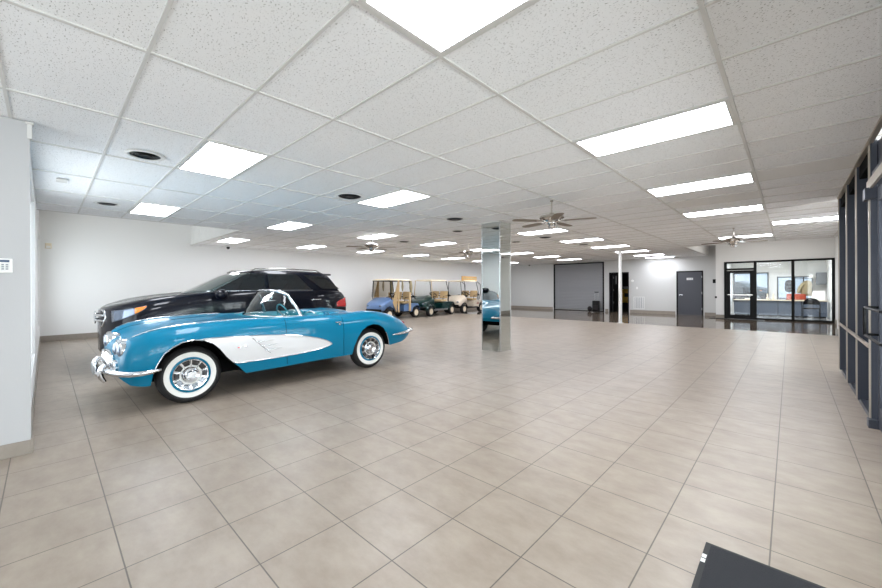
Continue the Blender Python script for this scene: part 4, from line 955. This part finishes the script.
# grille with twin bars and ring emblem
gf = [(-.40, 1.0), (.40, 1.0), (.46, .90), (.38, .74), (-.38, .74), (-.46, .90)]
GR = MB().tube([(SX+x, .592+.45*x*x, z) for x, z in gf], .018, 8, closed=True).build('grille', M['chrome'], suv, smooth=60)
MB().add([(SX+x, .604+.45*x*x, z) for x, z in gf], [tuple(range(6))]).build('grille_backing', M['dark_in'], GR)
for z in (.925, .835): MB().tube([(SX+x, .58+.45*x*x, z) for x in (-.42, -.2, 0, .2, .42)], .018, 8).build('grille_bar', M['chrome'], GR, smooth=60)
st = MB().tube([(SX+.10*math.cos(a), .583, .88+.10*math.sin(a)) for a in [2*PI*k/28 for k in range(28)]], .010, 8, closed=True)
for a in (PI/2, PI*7/6, -PI/6): st.tube([(SX, .583, .88), (SX+.10*math.cos(a), .583, .88+.10*math.sin(a))], [.010, .004], 6)
st.build('ring_emblem', M['chrome'], GR, smooth=60)
MB().tube([(SX+x, .66+.5*x*x, .60) for x in np.linspace(-.50, .50, 9)], .035, 10).build('front_bumper', M['navy'], suv, smooth=60)
MB().tube([(SX+x, .67+.5*x*x, .40) for x in np.linspace(-.46, .46, 9)], .03, 10).build('bumper_lip', M['navy'], suv, smooth=60)
u2 = MB().box(SX-.55, SX+.55, .9, 4.7, .28, .5); arch_liner(u2, L2, B1, .58); arch_liner(u2, L2, B2, .58)
u2.build('underbody', M['dark_in'], suv)
# SUV copy added outside, standing in for a car reflection in the glass
oc2 = copy_tree(suv); oc2.location = (-2.85, 41.0, -.03); oc2.rotation_euler = (0, 0, 1.1)
oc2['label'] = 'added dark car standing in for a reflection in the office glass'

# ================================================================== golf carts
def cart(cx, cy, label, bodym, cover=False, board=False, hubm='roofcream', roofm='roofcream', rz=0, green=False):
    o = empty('golf_cart', (cx, cy, 0), label, 'golf cart', 'golf carts in a line by the wall')
    X = lambda d: cx+d; Y = lambda d: cy+d
    P = lambda pts: [(Y(a), b) for a, b in pts]
    B = M[bodym]
    # front cowl, narrowing towards the nose
    sec = [(-1.22, .40, .46, .62), (-1.19, .47, .40, .68), (-1.12, .53, .36, .74), (-.96, .57, .50, .80), (-.82, .59, .56, .86), (-.70, .59, .34, .95), (-.64, .58, .34, .95)]
    mb = MB(); n_ = 16; rows = []
    for y, w, z0, z1 in sec:
        r_ = []
        for k in range(n_):
            a = 2*PI*k/n_; ca, sa = math.cos(a), math.sin(a); e = .45
            r_.append((X(w*math.copysign(abs(ca)**e, ca)), Y(y), (z0+z1)/2+(z1-z0)/2*math.copysign(abs(sa)**e, sa)))
        rows.append(r_)
    mb.v = [p for r_ in rows for p in r_]
    for i in range(len(sec)-1): mb.f += [(i*n_+k, i*n_+(k+1) % n_, (i+1)*n_+(k+1) % n_, (i+1)*n_+k) for k in range(n_)]
    mb.f += [tuple(range(n_))[::-1], tuple((len(sec)-1)*n_+k for k in range(n_))]
    cw = mb.build('front_cowl', B, o, smooth=40)
    for s in (1, -1): MB().ball((X(s*.36), Y(-1.205), .60), (.08, .03, .04), 12).build('headlamp', M['lens'], cw, smooth=179)
    MB().tube([(X(-.42), Y(-1.2), .42), (X(-.38), Y(-1.25), .42), (X(.38), Y(-1.25), .42), (X(.42), Y(-1.2), .42)], .045, 10).build('front_bumper', M['black'], o, smooth=60)
    # fenders over the front wheels
    for s in (1, -1):
        f = MB().grid([[(X(s*x), Y(-.87-.29*math.cos(a)), .26+.29*math.sin(a)) for x in (.36, .60)] for a in np.linspace(.1, PI-.1, 12)])
        f.build('front_fender', M['black'] if not green else B, o, solid=.02, smooth=60)
    # chassis and step floor
    MB().box(X(-.52), X(.52), Y(-.72), Y(.95), .26, .34).build('chassis', M['black'], o)
    MB().box(X(-.60), X(.60), Y(-.66), Y(.06), .28, .315).box(X(.575), X(.605), Y(-.66), Y(.45), .26, .33).box(X(-.605), X(-.575), Y(-.66), Y(.45), .26, .33).build('floor_board', M['steel'] if green else M['black'], o, bevel=.004)
    # rear body with wheel arches
    arch_ = [(.87+.28*math.cos(a), .26+.28*math.sin(a)) for a in np.linspace(.25, PI-.1, 10)]
    prof = [(.02, .32), (.02, .60), (.20, .64), (.70, .66), (.98, .64), (1.06, .56), (1.09, .42)] + arch_
    MB().prism(P(prof), X(-.60), X(.60)).build('rear_body', B, o, bevel=.02, seg=2)
    for s in (1, -1):
        f = MB().grid([[(X(s*x), Y(.87-.30*math.cos(a)), .26+.30*math.sin(a)) for x in (.40, .625)] for a in np.linspace(0, PI-.2, 12)])
        f.build('rear_fender', M['black'], o, solid=.02, smooth=60)
    # seats
    MB().box(X(-.52), X(.52), Y(.02), Y(.50), .66, .77).build('seat_cushion', M['tan'], o, bevel=.035, seg=3, smooth=50)
    for s in (1, -1):
        b = MB().box(X(s*.27-.23), X(s*.27+.23), Y(.50), Y(.58), .82, 1.17); b.v = [(x, y+(z-.8)*.22, z) for x, y, z in b.v]
        b.build('seat_backrest', M['tan'], o, bevel=.035, seg=3, smooth=50)
    MB().tube([(X(-.56), Y(.10), .74), (X(-.56), Y(.12), .92), (X(-.56), Y(.48), .95)], .014).tube([(X(.56), Y(.10), .74), (X(.56), Y(.12), .92), (X(.56), Y(.48), .95)], .014).build('arm_rail', M['black'], o, smooth=60)
    # bag well
    MB().tube([(X(-.4), Y(.75), .68), (X(-.4), Y(.80), 1.05), (X(.4), Y(.80), 1.05), (X(.4), Y(.75), .68)], .018).tube([(X(-.4), Y(1.0), .92), (X(.4), Y(1.0), .92)], .02).tube([(X(.4), Y(.8), 1.02), (X(.4), Y(1.0), .95), (X(-.4), Y(1.0), .95), (X(-.4), Y(.8), 1.02)], .016).build('bag_rack', M['black'], o, smooth=60)
    # dash and steering
    MB().box(X(-.56), X(.56), Y(-.68), Y(-.58), .72, .93).build('dashboard', M['black'] if not cover else M['tan'], o, bevel=.02)
    c = Vector((X(.27), Y(-.30), 1.02)); ax_ = Vector((0, .55, .83)).normalized(); u_ = Vector((1, 0, 0)); v_ = ax_.cross(u_)
    S_ = MB().tube([c+u_*.17*math.cos(a)+v_*.17*math.sin(a) for a in [2*PI*k/20 for k in range(20)]], .018, 8, closed=True)
    S_.bar(c-u_*.16, c+u_*.16, .03, .015).bar(c, c-v_*.16, .03, .015).tube([c, Vector((X(.27), Y(-.62), .70))], .02)
    S_.build('steering_wheel', M['black'], o, smooth=50)
    # roof and struts
    rp = MB().box(X(-.51), X(.51), Y(-.80), Y(.56), 1.66, 1.705).build('roof', M[roofm], o, bevel=.025, seg=3, smooth=50)
    MB().box(X(-.44), X(.44), Y(-.70), Y(.46), 1.70, 1.735).build('roof_dome', M[roofm], rp, bevel=.01, seg=2)
    stm = 'black' if not green else 'tan'
    for s in (1, -1):
        MB().tube([(X(s*.55), Y(-.70), .62), (X(s*.55), Y(-.74), .98), (X(s*.48), Y(-.74), 1.67)], .016).build('front_strut', M[stm], o, smooth=60)
        MB().tube([(X(s*.55), Y(.60), .64), (X(s*.55), Y(.62), 1.1), (X(s*.50), Y(.46), 1.67)], .016).build('rear_strut', M['black'], o, smooth=60)
    MB().add([(X(-.53), Y(-.745), .97), (X(.53), Y(-.745), .97), (X(.48), Y(-.74), 1.64), (X(-.48), Y(-.74), 1.64)], [(0,1,2,3)]).build('windscreen', M['smoke'] if cover else M['glass'], o)
    for y, t in ((-.87, .60), (.87, .61)):
        for s in (1, -1): make_wheel(o, X(s*t), Y(y), .235, .20, s, hubm, n=28)
    if cover:
        for s in (1, -1):
            MB().add([(X(s*.61), Y(-.42), .98), (X(s*.61), Y(-.34), 1.64), (X(s*.61), Y(-.38), 1.64), (X(s*.61), Y(-.58), 1.02), (X(s*.61), Y(-.70), .74), (X(s*.61), Y(-.48), .30)], [(0,5,4,3,2,1)]).build('front_curtain', M['tan'], o, solid=.02)['label'] = 'tan fabric side curtain'
            MB().box(X(s*.605-.012), X(s*.605+.012), Y(-.39), Y(-.30), .30, 1.66).build('curtain_pole', M['tan'], o)
            MB().box(X(s*.605-.02), X(s*.605+.02), Y(.33), Y(.46), .33, 1.14).build('rear_curtain', M['tan'], o, bevel=.01)
            MB().tube([(X(s*.57), Y(.50), 1.66), (X(s*.58), Y(.50), 1.35), (X(s*.57), Y(.52), 1.1)], [.05, .07, .04], 10).build('rolled_curtain', M['khaki'], o, smooth=60)
            MB().tube([(X(s*.57), Y(-.05), 1.66), (X(s*.58), Y(-.05), 1.4), (X(s*.57), Y(-.05), 1.2)], [.03, .05, .02], 10).build('rolled_curtain', M['khaki'], o, smooth=60)
        MB().box(X(-.50), X(.50), Y(-.79), Y(.55), 1.63, 1.665).build('valance', M['black'], o)
        MB().add([(X(-.56), Y(-.80), .96), (X(.56), Y(-.80), .96), (X(.49), Y(-.77), 1.64), (X(-.49), Y(-.77), 1.64), (X(-.56), Y(-.78), .96), (X(.56), Y(-.78), .96), (X(.49), Y(-.75), 1.64), (X(-.49), Y(-.75), 1.64)],
                 [(0,1,5,4),(1,2,6,5),(2,3,7,6),(3,0,4,7)]).build('screen_frame', M['black'], o)
    if board:
        bd = MB().box(X(.36), X(.40), Y(-.82), Y(.72), 1.705, 1.94).build('roof_board', M['wood'], o, bevel=.004)
        bd['label'] = 'golden wooden board with dark marks'
        k_ = MB()
        for q in range(9): k_.box(X(.40), X(.404), Y(-.70+q*.155), Y(-.60+q*.155), 1.78, 1.88)
        k_.build('board_mark', M['tan'] if 0 else M['khaki'], bd)
        MB().box(X(.601), X(.606), Y(.34), Y(.60), .46, .50).box(X(.601), X(.606), Y(.38), Y(.56), .52, .55).build('red_decal', M['redtxt'], o)
        MB().tube([(X(-.5), Y(.55), 1.68), (X(-.5), Y(.95), 1.5), (X(-.5), Y(.95), 1.0), (X(-.5), Y(.8), .7)], .016).tube([(X(.5), Y(.55), 1.68), (X(.5), Y(.95), 1.5), (X(.5), Y(.95), 1.0), (X(.5), Y(.8), .7)], .016).build('rear_cage', M['black'], o, smooth=60)
    o.rotation_euler.z = rz
    return o
RZ = math.radians(8)
cart(-12.81, 10.57, 'slate blue golf cart with tan side curtains, nearest of the line', 'cartblue', cover=True, rz=RZ)
cart(-12.88, 13.10, 'dark green golf cart with tan seats, middle of the line', 'cartgreen', green=True, rz=RZ)
cart(-12.98, 15.65, 'cream golf cart with a wooden board on its roof', 'cartcream', board=True, rz=RZ)
